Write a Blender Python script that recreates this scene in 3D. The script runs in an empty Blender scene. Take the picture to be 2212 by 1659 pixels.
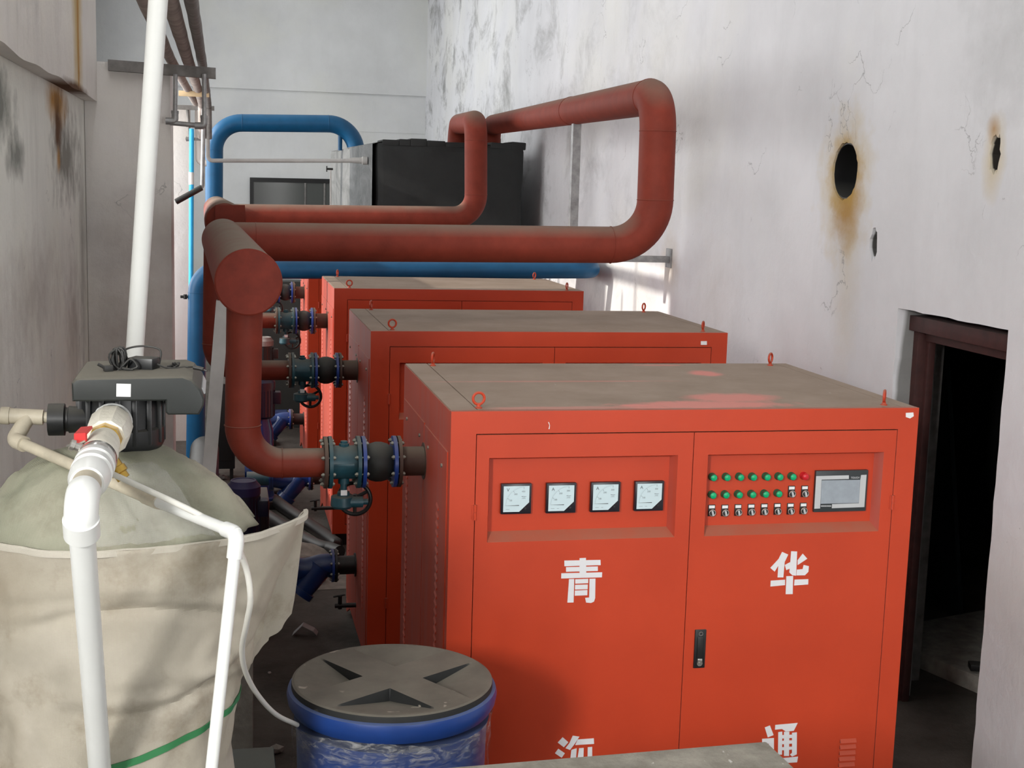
import bpy, bmesh, math, random
from math import sin, cos, pi, radians, sqrt, atan2
from mathutils import Vector, Matrix, noise as mnoise
random.seed(7)
SC = bpy.context.scene
COL = SC.collection
V = Vector

# ------------------------------------------------------------------ camera
F = 2897.0
YAW, PIT, ROL = [radians(a) for a in (12.376, 8.524, -1.659)]
CAM = V((-.79, -4.58, 2.75))
fw = V((sin(YAW)*cos(PIT), cos(YAW)*cos(PIT), -sin(PIT)))
r0 = V((cos(YAW), -sin(YAW), 0)); d0 = fw.cross(r0)
RT = r0*cos(ROL)+d0*sin(ROL); DN = -r0*sin(ROL)+d0*cos(ROL)
cd = bpy.data.cameras.new('camera'); cam = bpy.data.objects.new('camera', cd); COL.objects.link(cam)
cd.sensor_fit = 'HORIZONTAL'; cd.sensor_width = 36; cd.lens = 36*F/2212; cd.clip_start = .05; cd.clip_end = 100
m = Matrix((RT, -DN, -fw)).transposed().to_4x4(); m.translation = CAM
cam.matrix_world = m
SC.camera = cam

def P(px, py, x=None, y=None, z=None, d=None):
    """a point of the place seen at photo pixel px,py, on the plane x/y/z = const or at depth d"""
    r = RT*((px-1106)/F)+DN*((py-829.5)/F)+fw
    t = (x-CAM.x)/r.x if x is not None else (y-CAM.y)/r.y if y is not None else (z-CAM.z)/r.z if z is not None else d
    return CAM+r*t

# ------------------------------------------------------------------ light
SC.view_settings.view_transform = 'Standard'; SC.view_settings.look = 'None'
SC.view_settings.gamma = 1; SC.view_settings.use_curve_mapping = False
SC.view_settings.exposure = 0.0
w = bpy.data.worlds.new('sky'); SC.world = w; w.use_nodes = True
w.node_tree.nodes['Background'].inputs[0].default_value = (.75, .85, 1, 1)
w.node_tree.nodes['Background'].inputs[1].default_value = .6
def area(name, loc, to, sx, sy, power, col=(1, 1, 1), spread=pi):
    l = bpy.data.lights.new(name, 'AREA'); l.shape = 'RECTANGLE'; l.size = sx; l.size_y = sy
    l.energy = power; l.color = col; l.spread = spread
    o = bpy.data.objects.new(name, l); COL.objects.link(o); o.location = loc
    o.rotation_euler = (V(to)-V(loc)).to_track_quat('-Z', 'Y').to_euler(); return o
# daylight from the high rear window and bay windows, plus added fill panels
area('daylight_high_window', (-3.8, -6.95, 4.0), (1.2, 2.5, 2.4), .8, 1.1, 400, (1, .985, .96))
area('upper_fill_panel', (-1.44, 1.4, 4.9), (2.7, 1.6, 2.6), 3.6, 1.5, 60, (.97, .98, 1))  # added fill panel for the right wall, on the solid beam face
area('daylight_bay_window', (-2.86, 5.9, 3.0), (2.7, 5.9, 2.9), 1.9, 3.0, 95, (1, .99, .97))
area('daylight_bay_window', (-2.86, 8.6, 3.0), (2.7, 8.6, 2.9), 1.9, 3.0, 95, (1, .99, .97))
area('daylight_bay_window', (-2.86, 14.0, 3.6), (2.7, 14.0, 3.2), 4, 3.6, 215, (1, 1, .985))
area('rear_fill_panel', (1.7, -6.9, 2.1), (-1.0, 0, 2.1), 1.7, 2.0, 95, (1, .99, .97))  # added fill behind the camera for the cabinet front and left wall
sun = bpy.data.lights.new('sun', 'SUN'); sun.energy = 3.5; sun.angle = radians(1.0); sun.color = (1, .93, .84)
so = bpy.data.objects.new('sun', sun); COL.objects.link(so)
so.rotation_euler = V((1.0, .10, -.40)).to_track_quat('-Z', 'Y').to_euler()

# ------------------------------------------------------------------ materials
def nt(name):
    m = bpy.data.materials.new(name); m.use_nodes = True
    t = m.node_tree; b = t.nodes['Principled BSDF']
    return m, t, b
def N(t, typ, **k):
    n = t.nodes.new(typ)
    for a, v in k.items():
        if a.startswith('i_'): n.inputs[a[2:].replace('_', ' ')].default_value = v
        else: setattr(n, a, v)
    return n
def noi(t, vec, scale, detail=4, rough=.55, dist=0):
    n = N(t, 'ShaderNodeTexNoise'); n.inputs['Scale'].default_value = scale; n.inputs['Detail'].default_value = detail
    n.inputs['Roughness'].default_value = rough; n.inputs['Distortion'].default_value = dist
    t.links.new(vec, n.inputs['Vector']); return n.outputs['Fac']
def mr(t, v, a, b, c=0, d=1):
    n = N(t, 'ShaderNodeMapRange'); n.inputs[1].default_value = a; n.inputs[2].default_value = b
    n.inputs[3].default_value = c; n.inputs[4].default_value = d; t.links.new(v, n.inputs[0]); return n.outputs[0]
def mul(t, a, b, op='MULTIPLY'):
    n = N(t, 'ShaderNodeMath', operation=op)
    for i, v in enumerate((a, b)):
        if isinstance(v, (int, float)): n.inputs[i].default_value = v
        else: t.links.new(v, n.inputs[i])
    return n.outputs[0]
def mix(t, f, a, b):
    n = N(t, 'ShaderNodeMix', data_type='RGBA')
    if isinstance(f, (int, float)): n.inputs[0].default_value = f
    else: t.links.new(f, n.inputs[0])
    for i, v in ((6, a), (7, b)):
        if isinstance(v, tuple): n.inputs[i].default_value = (*v, 1)
        else: t.links.new(v, n.inputs[i])
    return n.outputs[2]
def scl(t, vec, s):
    n = N(t, 'ShaderNodeMapping'); n.inputs['Scale'].default_value = s; t.links.new(vec, n.inputs[0]); return n.outputs[0]
def geo(t): return N(t, 'ShaderNodeNewGeometry').outputs['Position']
def bump(t, b, h, s, dist=.01):
    n = N(t, 'ShaderNodeBump'); n.inputs['Strength'].default_value = s; n.inputs['Distance'].default_value = dist
    t.links.new(h, n.inputs['Height']); t.links.new(n.outputs[0], b.inputs['Normal'])
def sl(c): return tuple(((v/255+.055)/1.055)**2.4 if v > 10 else v/255/12.92 for v in c)
def stain(t, pos, c, r, k=.5, ns=6, soft=1.0):
    s = N(t, 'ShaderNodeVectorMath', operation='SUBTRACT'); t.links.new(pos, s.inputs[0]); s.inputs[1].default_value = c
    q = N(t, 'ShaderNodeVectorMath', operation='DIVIDE'); t.links.new(s.outputs[0], q.inputs[0]); q.inputs[1].default_value = r
    l = N(t, 'ShaderNodeVectorMath', operation='LENGTH'); t.links.new(q.outputs[0], l.inputs[0])
    n = noi(t, pos, ns, 5, .6)
    v = mul(t, l.outputs['Value'], mul(t, mul(t, n, .5, 'SUBTRACT'), k*2), 'ADD')
    return mr(t, v, 1, 1-soft, 0, 1)
MATS = {}
def mat(name, col, rough=.5, metal=0, var=.12, vs=6, bmp=0, bs=40, dust=None, da=.9, spec=None, coat=0, lo=.35):
    if name in MATS: return MATS[name]
    m, t, b = nt(name); p = geo(t)
    n = noi(t, p, vs, 5, .6)
    c = mix(t, mr(t, n, .3, .7), tuple(v*(1-var) for v in col), tuple(min(1, v*(1+var)) for v in col))
    b.inputs['Roughness'].default_value = rough
    if dust:
        g = N(t, 'ShaderNodeNewGeometry'); s = N(t, 'ShaderNodeSeparateXYZ'); t.links.new(g.outputs['Normal'], s.inputs[0])
        f = mul(t, mr(t, s.outputs[2], lo, .95), mr(t, noi(t, p, 5, 6, .65), .2, .55, .6, 1))
        f = mul(t, f, da); c = mix(t, f, c, dust)
        t.links.new(mul(t, mul(t, f, .9-rough), rough, 'ADD'), b.inputs['Roughness'])
    t.links.new(c, b.inputs['Base Color']); b.inputs['Metallic'].default_value = metal
    if spec is not None: b.inputs['Specular IOR Level'].default_value = spec
    if coat: b.inputs['Coat Weight'].default_value = coat
    if bmp: bump(t, b, noi(t, p, bs, 5, .6), bmp)
    MATS[name] = m; return m
DUST = (.25, .20, .155)

def wall_mat(name, base, dark, streak=.35, stains=(), far=None, chips=.0, tint=None):
    m, t, b = nt(name); p = geo(t)
    c = mix(t, mr(t, noi(t, p, .9, 5, .6), .35, .7), base, tuple(v*.86 for v in base))
    c = mix(t, mr(t, noi(t, p, .55, 6, .6, .5), .48, .66, 0, .5), c, (base[0], base[1]*.99, base[2]*.90))
    if tint: c = mix(t, mr(t, noi(t, p, .6, 4), .45, .65, 0, .6), c, tint)
    st = mr(t, noi(t, scl(t, p, (2.6, 2.6, .45)), 1.6, 9, .72), .52, .78, 0, streak)
    c = mix(t, st, c, dark)
    if far:   # soot streaks, thicker towards one end of the wall
        s = N(t, 'ShaderNodeSeparateXYZ'); t.links.new(p, s.inputs[0])
        g = mr(t, s.outputs[1], far[0], far[1])
        st = mul(t, mul(t, mr(t, noi(t, scl(t, p, (1, .42, .5)), 3.0, 8, .72, .4), .5, .68), g), far[2])
        c = mix(t, st, c, dark)
    for s_ in stains:
        cc, r, col, stg = s_[:4]; k = s_[4] if len(s_) > 4 else .35; sf = s_[5] if len(s_) > 5 else 1
        c = mix(t, mul(t, stain(t, p, cc, r, k, 7, sf), stg), c, col)
    h = noi(t, p, 5, 9, .68)
    if chips:
        a = noi(t, p, 7.5, 8, .68, .8); reg = mr(t, noi(t, p, .75, 2), .5, .62)
        ch = mul(t, mr(t, a, .705-chips, .735-chips), reg)
        c = mix(t, mul(t, ch, .8), c, (.09, .09, .09))
        h = mul(t, h, mul(t, ch, -1.2), 'ADD')
        cr = N(t, 'ShaderNodeTexVoronoi', feature='DISTANCE_TO_EDGE'); cr.inputs['Scale'].default_value = .9
        dn = N(t, 'ShaderNodeTexNoise'); dn.inputs['Scale'].default_value = 3; dn.inputs['Detail'].default_value = 8
        t.links.new(p, dn.inputs['Vector'])
        av = N(t, 'ShaderNodeVectorMath', operation='ADD'); t.links.new(p, av.inputs[0]); t.links.new(dn.outputs['Color'], av.inputs[1])
        t.links.new(av.outputs[0], cr.inputs['Vector'])
        ck = mul(t, mr(t, cr.outputs['Distance'], .0, .006, 1, 0), mr(t, noi(t, p, 1.7, 3), .56, .62))
        c = mix(t, mul(t, ck, .55), c, (.16, .16, .16))
    t.links.new(c, b.inputs['Base Color']); b.inputs['Roughness'].default_value = .85
    b.inputs['Specular IOR Level'].default_value = .25
    bump(t, b, h, .35, .03)
    return m

XW = 2.7          # right wall plane
DY0, DY1, DZ = .86, 1.885, 2.155
XL = -1.59        # left wall plane
RUST = (.42, .20, .03); RUSTD = (.10, .04, .012); YEL = (.62, .48, .22)
hc = V((XW, 2.615, 2.872))
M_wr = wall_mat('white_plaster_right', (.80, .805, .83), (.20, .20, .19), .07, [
    ((XW, 2.60, 2.80), (.6, .40, .50), YEL, .8, .5), ((XW, 2.56, 2.70), (.5, .22, .33), RUST, .85, .4, .8),
    ((XW, 2.5, 2.3), (.6, .22, .75), YEL, .28, .4), ((XW, 2.61, 2.87), (.3, .19, .2), RUSTD, .55, .1, .4),
    ((XW, 1.09, 2.93), (.4, .11, .24), YEL, .8, .3), ((XW, 1.11, 3.06), (.02, .06, .08), RUST, .75, .3),
    ((XW, 5.6, 2.15), (.5, .28, .30), (.55, .42, .25), .45, .4), ((XW, 4.6, 2.0), (.5, .6, .5), (.5, .42, .36), .25, .5),
    ((XW, 1.0, 3.5), (.5, .5, .5), (.40, .40, .40), .4, .7), ((XW, 2.615, 2.86), (.25, .24, .27), (.55, .36, .10), .75, .4, .5),
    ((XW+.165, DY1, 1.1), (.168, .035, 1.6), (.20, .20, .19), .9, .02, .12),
    ((XW+.135, 1.085, 2.945), (.132, .16, .2), (.04, .035, .03), 1, .02, .06), ((XW+.135, 2.2, 2.476), (.132, .14, .18), (.10, .10, .095), 1, .02, .06)],  # shade inside the two small holes, painted into the plaster colour
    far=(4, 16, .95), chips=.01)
M_wb = wall_mat('white_plaster_back', (.74, .75, .75), (.35, .33, .31), .10, [])
M_wl = wall_mat('stained_plaster_left', (.82, .82, .76), (.24, .23, .20), .26, [
    ((XL, .82, 2.98), (.5, .42, .17), (.13, .14, .12), .85, .9, .8), ((XL, 1.15, 2.80), (.5, .30, .12), (.14, .15, .13), .8, .8, .8),
    ((XL, 3.0, 2.82), (.5, .75, .30), (.15, .14, .12), .85, .9, .8), ((XL, 3.75, 2.2), (.5, .22, 1.0), (.20, .18, .16), .6, .6),
    ((XL, 2.62, 3.08), (.5, .55, .14), RUST, .95, .35, .7), ((XL, 2.62, 2.96), (.5, .22, .20), RUSTD, .97, .35, .7), ((XL, 2.62, 2.80), (.5, .10, .08), RUST, .8, .4, .7),
    ((XL, 1.6, 2.2), (.5, 1.3, .30), (.36, .31, .28), .5, .8), ((XL, 3.2, 1.9), (.5, .5, .5), (.30, .27, .24), .6, .8), ((XL, -.2, 2.3), (.5, .5, .5), (.42, .38, .34), .4, .8)], chips=-.005)
M_bm = wall_mat('stained_beam_plaster', (.80, .77, .73), (.30, .27, .24), .22, [
    ((-1.52, 2.9, 3.9), (.5, .30, 1.2), (.56, .42, .20), .95, .25, .6), ((-1.52, 2.92, 3.7), (.5, .06, 1.4), RUST, .8, .5, .6),
    ((-1.55, 2.75, 3.16), (.3, .85, .05), RUSTD, .97, .3, .6), ((-1.52, 1.0, 3.75), (.5, .5, .5), (.35, .33, .30), .6, .8), ((-1.52, 1.9, 3.8), (.5, .35, .4), (.40, .37, .34), .5, .8)])
M_pier = wall_mat('grey_pier_plaster', (.76, .73, .70), (.34, .31, .29), .18, [((-1.3, 4, 1.2), (.5, .3, 1.6), (.30, .24, .21), .5, .6)], chips=-.01, tint=(.68, .62, .58))
M_ceil = mat('ceiling_paint', (.7, .7, .7), .9, bmp=.1)
M_or = None
def cabinet_paint():
    m, t, b = nt('orange_red_cabinet_paint'); p = geo(t)
    c = mix(t, mr(t, noi(t, p, 2.2, 4), .3, .7), (.47, .043, .012), (.54, .052, .015))
    g = N(t, 'ShaderNodeNewGeometry'); s = N(t, 'ShaderNodeSeparateXYZ'); t.links.new(g.outputs['Normal'], s.inputs[0])
    f = mul(t, mr(t, s.outputs[2], .3, .9), mr(t, noi(t, p, 5, 6, .65), .2, .55, .6, 1))
    c = mix(t, mul(t, f, .75), c, (.30, .15, .10))
    # thin film of dust on the pipe side of the cabinets
    fx = mul(t, mr(t, s.outputs[0], -.5, -.95), mr(t, noi(t, scl(t, p, (1, 7, .5)), 2, 5), .35, .7, .12, .42))
    c = mix(t, fx, c, (.33, .20, .19))
    t.links.new(c, b.inputs['Base Color']); b.inputs['Roughness'].default_value = .45; b.inputs['Specular IOR Level'].default_value = .35
    bump(t, b, noi(t, p, 260, 2), .05, .002)
    return m
M_or = cabinet_paint()
def top_mat():
    m, t, b = nt('dusty_cabinet_top'); p = geo(t)
    c = mix(t, mr(t, noi(t, p, 3, 7, .65), .3, .7), (.25, .185, .135), (.34, .26, .20))
    pink = (.66, .24, .20)
    for cc, r, sg, k in (((1.28, .92, 1.95), (.085, .10, .2), .95, .35), ((.98, .10, 1.95), (.40, .11, .2), .9, .5), ((1.15, .26, 1.95), (.22, .13, .2), .85, .35),
                      ((.5, .06, 1.95), (.5, .035, .2), .5, .5), ((.55, .70, 1.95), (.62, .022, .2), .45, .25), ((.72, .1, 1.95), (.08, .03, .2), .9, .3), ((1.15, 1.18, 1.95), (.14, .03, .2), .6, .4)):
        c = mix(t, mul(t, stain(t, p, cc, r, k, 14, .45), sg), c, pink)
    sp = mr(t, noi(t, scl(t, p, (1, .6, 1)), 42, 3, .6), .71, .74)
    reg = mr(t, noi(t, p, 1.6, 2), .45, .65)
    c = mix(t, mul(t, sp, reg), c, (.62, .58, .52))
    t.links.new(c, b.inputs['Base Color']); b.inputs['Roughness'].default_value = .75
    bump(t, b, noi(t, p, 60, 4), .15, .004); return m
M_top = top_mat()
M_redp = mat('red_oxide_pipe_paint', (.185, .027, .014), .6, spec=.25, var=.15, vs=9, dust=DUST, da=.95, bmp=.08, bs=90)
M_redl = mat('red_pipe_loop_paint', (.225, .036, .020), .65, spec=.25, var=.14, vs=7, dust=DUST, da=.75, bmp=.08, bs=90)
M_blue = mat('blue_pipe_paint', (.006, .085, .20), .42, var=.12, vs=5, dust=(.10, .16, .22), da=.2, spec=.35)
M_teal = mat('teal_valve_enamel', (.018, .075, .10), .4, var=.2, vs=20, dust=(.16, .16, .13), da=.75)
M_bfl = mat('blue_flange_paint', (.02, .06, .30), .35, var=.15, dust=(.2, .2, .2), da=.6)
M_brf = mat('brown_flange_paint', (.075, .040, .028), .6, dust=(.18, .15, .11), da=.8)
M_rub = mat('black_rubber', (.018, .019, .017), .6, var=.2, vs=12, dust=(.12, .12, .10), da=.65, bmp=.1)
M_blk = mat('black_iron', (.012, .012, .012), .4, dust=(.1, .1, .09), da=.5)
M_bolt = mat('zinc_bolt', (.32, .31, .26), .4, metal=.6, var=.3)
M_gal = mat('galvanised_steel', (.34, .34, .34), .45, metal=.5, var=.3, vs=15, dust=(.3, .28, .25), da=.5)
M_dst = mat('dull_dusty_steel', (.20, .19, .18), .7, metal=.2, var=.3, vs=12, dust=(.28, .25, .22), da=.8)
M_post = mat('silver_painted_steel', (.55, .54, .52), .5, metal=0, var=.1, vs=8)
M_lag = mat('old_pipe_lagging', (.36, .31, .28), .85, var=.3, vs=9, bmp=.5, bs=14)
M_pvc = mat('white_pvc', (.70, .71, .69), .32, var=.03)
M_pvcd = mat('dusty_pvc', (.50, .45, .35), .5, var=.22, vs=14, dust=(.42, .37, .28), da=.6)
M_hose = mat('milky_hose', (.66, .65, .60), .35, var=.04)
M_ins = mat('black_insulation', (.018, .020, .020), .8, var=.25, vs=4, bmp=.4, bs=9, dust=(.06, .06, .055), da=.6)
M_insg = None
def grey_cladding():
    m, t, b = nt('weathered_grey_cladding'); p = geo(t)
    n = noi(t, scl(t, p, (1, .22, .8)), 3, 8, .7, .6)
    c = mix(t, mr(t, n, .3, .72), (.055, .06, .06), (.24, .245, .245))
    t.links.new(c, b.inputs['Base Color']); b.inputs['Roughness'].default_value = .8; bump(t, b, n, .4, .03); return m
M_insg = grey_cladding()
M_dkg = mat('dark_grey_abs', (.017, .020, .019), .42, var=.06, vs=30, dust=(.19, .175, .14), da=.95, bmp=.03, bs=300)
M_bpl = mat('black_plastic', (.010, .011, .012), .38, var=.1, dust=(.10, .095, .08), da=.7)
M_cord = mat('black_cord', (.018, .018, .017), .5, dust=(.14, .13, .11), da=.6)
M_brass = mat('brass', (.50, .32, .07), .3, metal=.85, var=.15, vs=20)
M_tape = mat('ptfe_tape_white', (.74, .72, .64), .5, var=.1, vs=30, bmp=.3, bs=60, dust=(.5, .46, .36), da=.5)
M_nick = mat('nickel', (.6, .58, .54), .22, metal=.9, var=.1)
M_red = mat('red_vinyl', (.62, .03, .03), .35)
M_grn = mat('green_lens', (.0, .38, .15), .3, var=.03)
M_grr = mat('green_bezel', (.01, .10, .05), .4, var=.03)
M_rlens = mat('red_lens', (.55, .01, .02), .3, var=.03)
M_wht = mat('white_lettering', (.74, .74, .76), .5, var=.03)
M_lbl = mat('white_label', (.78, .78, .78), .5, var=.03)
M_dial = mat('meter_dial', (.56, .69, .73), .35, var=.02)
M_ink = mat('grey_ink', (.10, .13, .15), .6, var=.02)
M_inkl = mat('light_ink', (.33, .42, .45), .6, var=.02)
M_mfr = mat('meter_frame_black', (.012, .010, .016), .3, var=.05)
M_scr = mat('dusty_screen', (.30, .34, .38), .4, var=.08, vs=30)
M_bez = mat('silver_bezel', (.50, .52, .53), .45, var=.04)
M_bezd = mat('slate_bezel', (.025, .032, .035), .4, var=.04)
M_lid = None
def lid_mat():
    m, t, b = nt('dusty_black_lid'); p = geo(t)
    c = mix(t, mr(t, noi(t, p, 7, 6, .65), .3, .7), (.105, .095, .075), (.16, .145, .115))
    g = N(t, 'ShaderNodeNewGeometry'); s = N(t, 'ShaderNodeSeparateXYZ'); t.links.new(g.outputs['Normal'], s.inputs[0])
    c = mix(t, mr(t, s.outputs[2], .5, .9), (.012, .013, .013), c)
    c = mix(t, mul(t, mr(t, noi(t, p, 17, 2, .4), .68, .70), mr(t, noi(t, p, 3.1, 1), .48, .6)), c, (.30, .27, .22))
    t.links.new(c, b.inputs['Base Color']); b.inputs['Roughness'].default_value = .7; return m
M_lid = lid_mat()
M_bbl = mat('blue_drum_plastic', (.012, .048, .22), .35, var=.08, dust=(.14, .17, .24), da=.5)
M_conc = mat('concrete', (.30, .285, .25), .85, var=.3, vs=11, bmp=.5, bs=35)
def slab_mat():
    m, t, b = nt('weathered_concrete_slab'); p = geo(t)
    c = mix(t, mr(t, noi(t, p, 9, 8, .7), .3, .7), (.20, .19, .155), (.40, .38, .32))
    c = mix(t, mr(t, noi(t, scl(t, p, (1, .5, 1)), 26, 3), .69, .72), c, (.62, .61, .57))
    t.links.new(c, b.inputs['Base Color']); b.inputs['Roughness'].default_value = .9; bump(t, b, noi(t, p, 40, 8, .7), .5, .01); return m
M_slab = slab_mat()
def floor_mat():
    m, t, b = nt('dirty_concrete_floor'); p = geo(t)
    c = mix(t, mr(t, noi(t, p, 1.3, 7, .65), .35, .65), (.036, .030, .023), (.115, .10, .084))
    c = mix(t, mr(t, noi(t, p, 30, 4, .7), .62, .7, 0, .6), c, (.04, .035, .03))
    t.links.new(c, b.inputs['Base Color']); b.inputs['Roughness'].default_value = .92; bump(t, b, noi(t, p, 14, 8, .7), .7, .03); return m
M_floor = floor_mat()
M_dfr = mat('oxide_red_door_frame', (.055, .018, .016), .6, var=.3, vs=14, dust=(.2, .18, .17), da=.5)
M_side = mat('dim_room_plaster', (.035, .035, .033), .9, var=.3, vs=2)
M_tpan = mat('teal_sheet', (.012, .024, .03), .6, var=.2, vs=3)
def sack_mat(name, a, bcol, stc):
    m, t, b = nt(name); p = geo(t)
    c = mix(t, mr(t, noi(t, p, 3.5, 6, .6), .3, .7), a, bcol)
    c = mix(t, mr(t, noi(t, p, 2.2, 7, .7), .54, .72, 0, .85), c, stc)
    for cc, r, sg in (((-1.30, -1.42, 1.80), (.13, .13, .16), .5), ((-1.32, -1.42, 1.25), (.13, .13, .35), .55), ((-1.02, -1.5, 1.78), (.09, .2, .12), .3)):
        c = mix(t, mul(t, stain(t, p, cc, r, .6, 9), sg), c, stc)
    wv = N(t, 'ShaderNodeTexWave', bands_direction='Z'); wv.inputs['Scale'].default_value = 170; wv.inputs['Distortion'].default_value = 1.5
    t.links.new(p, wv.inputs['Vector'])
    w2 = N(t, 'ShaderNodeTexWave', bands_direction='X'); w2.inputs['Scale'].default_value = 170; w2.inputs['Distortion'].default_value = 1.5
    t.links.new(p, w2.inputs['Vector'])
    c = mix(t, mul(t, stain(t, p, (-.80, -1.12, 1.98), (.17, .26, .14), .3, 9, .7), .8 if 'green' in name else 0), c, (.42, .37, .29))
    t.links.new(c, b.inputs['Base Color']); b.inputs['Roughness'].default_value = .75
    h = mul(t, mul(t, wv.outputs['Fac'], w2.outputs['Fac'], 'ADD'), mul(t, noi(t, p, 5, 6, .6), 6), 'ADD')
    bump(t, b, h, .3, .003); return m
M_sack = sack_mat('beige_woven_sacking', (.37, .335, .265), (.46, .42, .35), (.20, .155, .095))
M_sackt = sack_mat('greenish_tank_cover', (.25, .26, .19), (.37, .35, .27), (.16, .145, .10))
M_sacki = sack_mat('pale_sack_hem', (.48, .45, .38), (.54, .50, .43), (.4, .36, .28))
M_strap = mat('green_strap', (.035, .19, .07), .45, var=.1)
M_frp = mat('yellowed_tank_shell', (.46, .40, .27), .45, var=.2, vs=7)
def film_mat():
    m, t, b = nt('clear_stretch_film'); p = geo(t)
    b.inputs['Base Color'].default_value = (.75, .75, .73, 1); b.inputs['Roughness'].default_value = .12
    n = noi(t, scl(t, p, (3, 3, 9)), 6, 6, .65, 1.2)
    s = N(t, 'ShaderNodeSeparateXYZ'); t.links.new(p, s.inputs[0])
    g = mr(t, s.outputs[2], 1.03, 1.12, .06, .38)
    a = mul(t, mr(t, n, .45, .62, .25, 1.25), g)
    t.links.new(a, b.inputs['Alpha']); bump(t, b, n, 1.0, .02); return m
M_film = film_mat()
def glass_mat():
    m, t, b = nt('dark_window_glass'); b.inputs['Base Color'].default_value = (.10, .105, .10, 1)
    b.inputs['Roughness'].default_value = .12; return m
M_gls = glass_mat()

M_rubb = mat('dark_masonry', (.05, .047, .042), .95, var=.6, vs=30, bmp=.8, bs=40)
# ------------------------------------------------------------------ mesh helpers
def BM(): return bmesh.new()
def box(bm, a, b, bev=0, rot=None):
    c = [(x + y) / 2 for x, y in zip(a, b)]; s = [abs(y - x) for x, y in zip(a, b)]
    r = bmesh.ops.create_cube(bm, size=1, matrix=Matrix.Diagonal((*s, 1)))
    vs = r['verts']
    if bev:
        es = list({e for v_ in vs for e in v_.link_edges})
        q = bmesh.ops.bevel(bm, geom=es, offset=bev, segments=2, affect='EDGES', profile=.6)
        vs = list({v_ for f in q['faces'] for v_ in f.verts} | {v_ for v_ in vs if v_.is_valid})
    M4 = Matrix.Translation(c) @ (rot.to_4x4() if rot else Matrix())
    bmesh.ops.transform(bm, matrix=M4, verts=vs)
    return bm
def frame_of(t):
    t = t.normalized(); u = V((0, 0, 1)) if abs(t.z) < .9 else V((1, 0, 0))
    a = u.cross(t).normalized(); return a, t.cross(a).normalized()
def tube(bm, pts, r, seg=24, cap=True, ell=None):
    pts = [V(p) for p in pts]; n = len(pts)
    rs = r if isinstance(r, (list, tuple)) else [r]*n
    tang = []
    for i in range(n):
        a = pts[min(i+1, n-1)]-pts[max(i-1, 0)]
        if 0 < i < n-1: a = (pts[i+1]-pts[i]).normalized()+(pts[i]-pts[i-1]).normalized()
        tang.append(a.normalized())
    a, b = frame_of(tang[0]); rings = []
    for i in range(n):
        if i:
            q = tang[i-1].rotation_difference(tang[i]); a = q @ a
            a = (a-tang[i]*a.dot(tang[i])).normalized(); b = tang[i].cross(a)
        rings.append([bm.verts.new(pts[i]+(a*cos(2*pi*k/seg)+b*sin(2*pi*k/seg))*rs[i]) for k in range(seg)])
    for i in range(n-1):
        for k in range(seg):
            bm.faces.new((rings[i][k], rings[i][(k+1) % seg], rings[i+1][(k+1) % seg], rings[i+1][k]))
    if cap:
        bm.faces.new(rings[0][::-1]); bm.faces.new(rings[-1])
    return bm
def path(pts, br, n=10):
    """polyline with rounded corners"""
    pts = [V(p) for p in pts]; out = [pts[0]]
    for i in range(1, len(pts)-1):
        b = br[i-1] if isinstance(br, (list, tuple)) else br
        d1 = (pts[i-1]-pts[i]).normalized(); d2 = (pts[i+1]-pts[i]).normalized()
        ang = d1.angle(d2); L = b/math.tan(ang/2)
        s = pts[i]+d1*L; e = pts[i]+d2*L
        c = pts[i]+(d1+d2).normalized()*(b/sin(ang/2))
        for k in range(n+1):
            t = k/n; om = pi-ang
            vs = ((s-c)*sin((1-t)*om)+(e-c)*sin(t*om))/sin(om) if om > 1e-4 else (s-c)
            out.append(c+vs)
    out.append(pts[-1]); return out
def smooth_path(pts, n=8):
    pts = [V(p) for p in pts]; o = []
    q = [pts[0]*2-pts[1]]+pts+[pts[-1]*2-pts[-2]]
    for i in range(1, len(q)-2):
        for k in range(n):
            t = k/n; a, b, c, d = q[i-1:i+3]
            o.append(.5*((2*b)+(c-a)*t+(2*a-5*b+4*c-d)*t*t+(-a+3*b-3*c+d)*t**3))
    o.append(pts[-1]); return o
def lathe(bm, org, ax, prof, seg=32, cap=True):
    """prof: (distance along ax, radius)"""
    org = V(org); ax = V(ax).normalized(); a, b = frame_of(ax); rings = []
    for t, r in prof:
        rings.append([bm.verts.new(org+ax*t+(a*cos(2*pi*k/seg)+b*sin(2*pi*k/seg))*max(r, 1e-5)) for k in range(seg)])
    for i in range(len(rings)-1):
        for k in range(seg):
            bm.faces.new((rings[i][k], rings[i][(k+1) % seg], rings[i+1][(k+1) % seg], rings[i+1][k]))
    if cap:
        bm.faces.new(rings[0][::-1]); bm.faces.new(rings[-1])
    return bm
def torus(bm, c, ax, R, r, s1=40, s2=12, sx=1):
    c = V(c); a, b = frame_of(V(ax)); ax = V(ax).normalized(); rg = []
    for i in range(s1):
        d = a*cos(2*pi*i/s1)*sx+b*sin(2*pi*i/s1)
        rg.append([bm.verts.new(c+d*R+(d.normalized()*cos(2*pi*k/s2)+ax*sin(2*pi*k/s2))*r) for k in range(s2)])
    for i in range(s1):
        for k in range(s2):
            j = (i+1) % s1; l = (k+1) % s2
            bm.faces.new((rg[i][k], rg[j][k], rg[j][l], rg[i][l]))
    return bm
def prism(bm, poly, d):
    """extrude a polygon (list of 3D points) by vector d"""
    d = V(d); a = [bm.verts.new(V(p)) for p in poly]; b = [bm.verts.new(V(p)+d) for p in poly]; n = len(a)
    bm.faces.new(a); bm.faces.new(b[::-1])
    for i in range(n): bm.faces.new((a[i], b[i], b[(i+1) % n], a[(i+1) % n]))
    return bm
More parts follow.
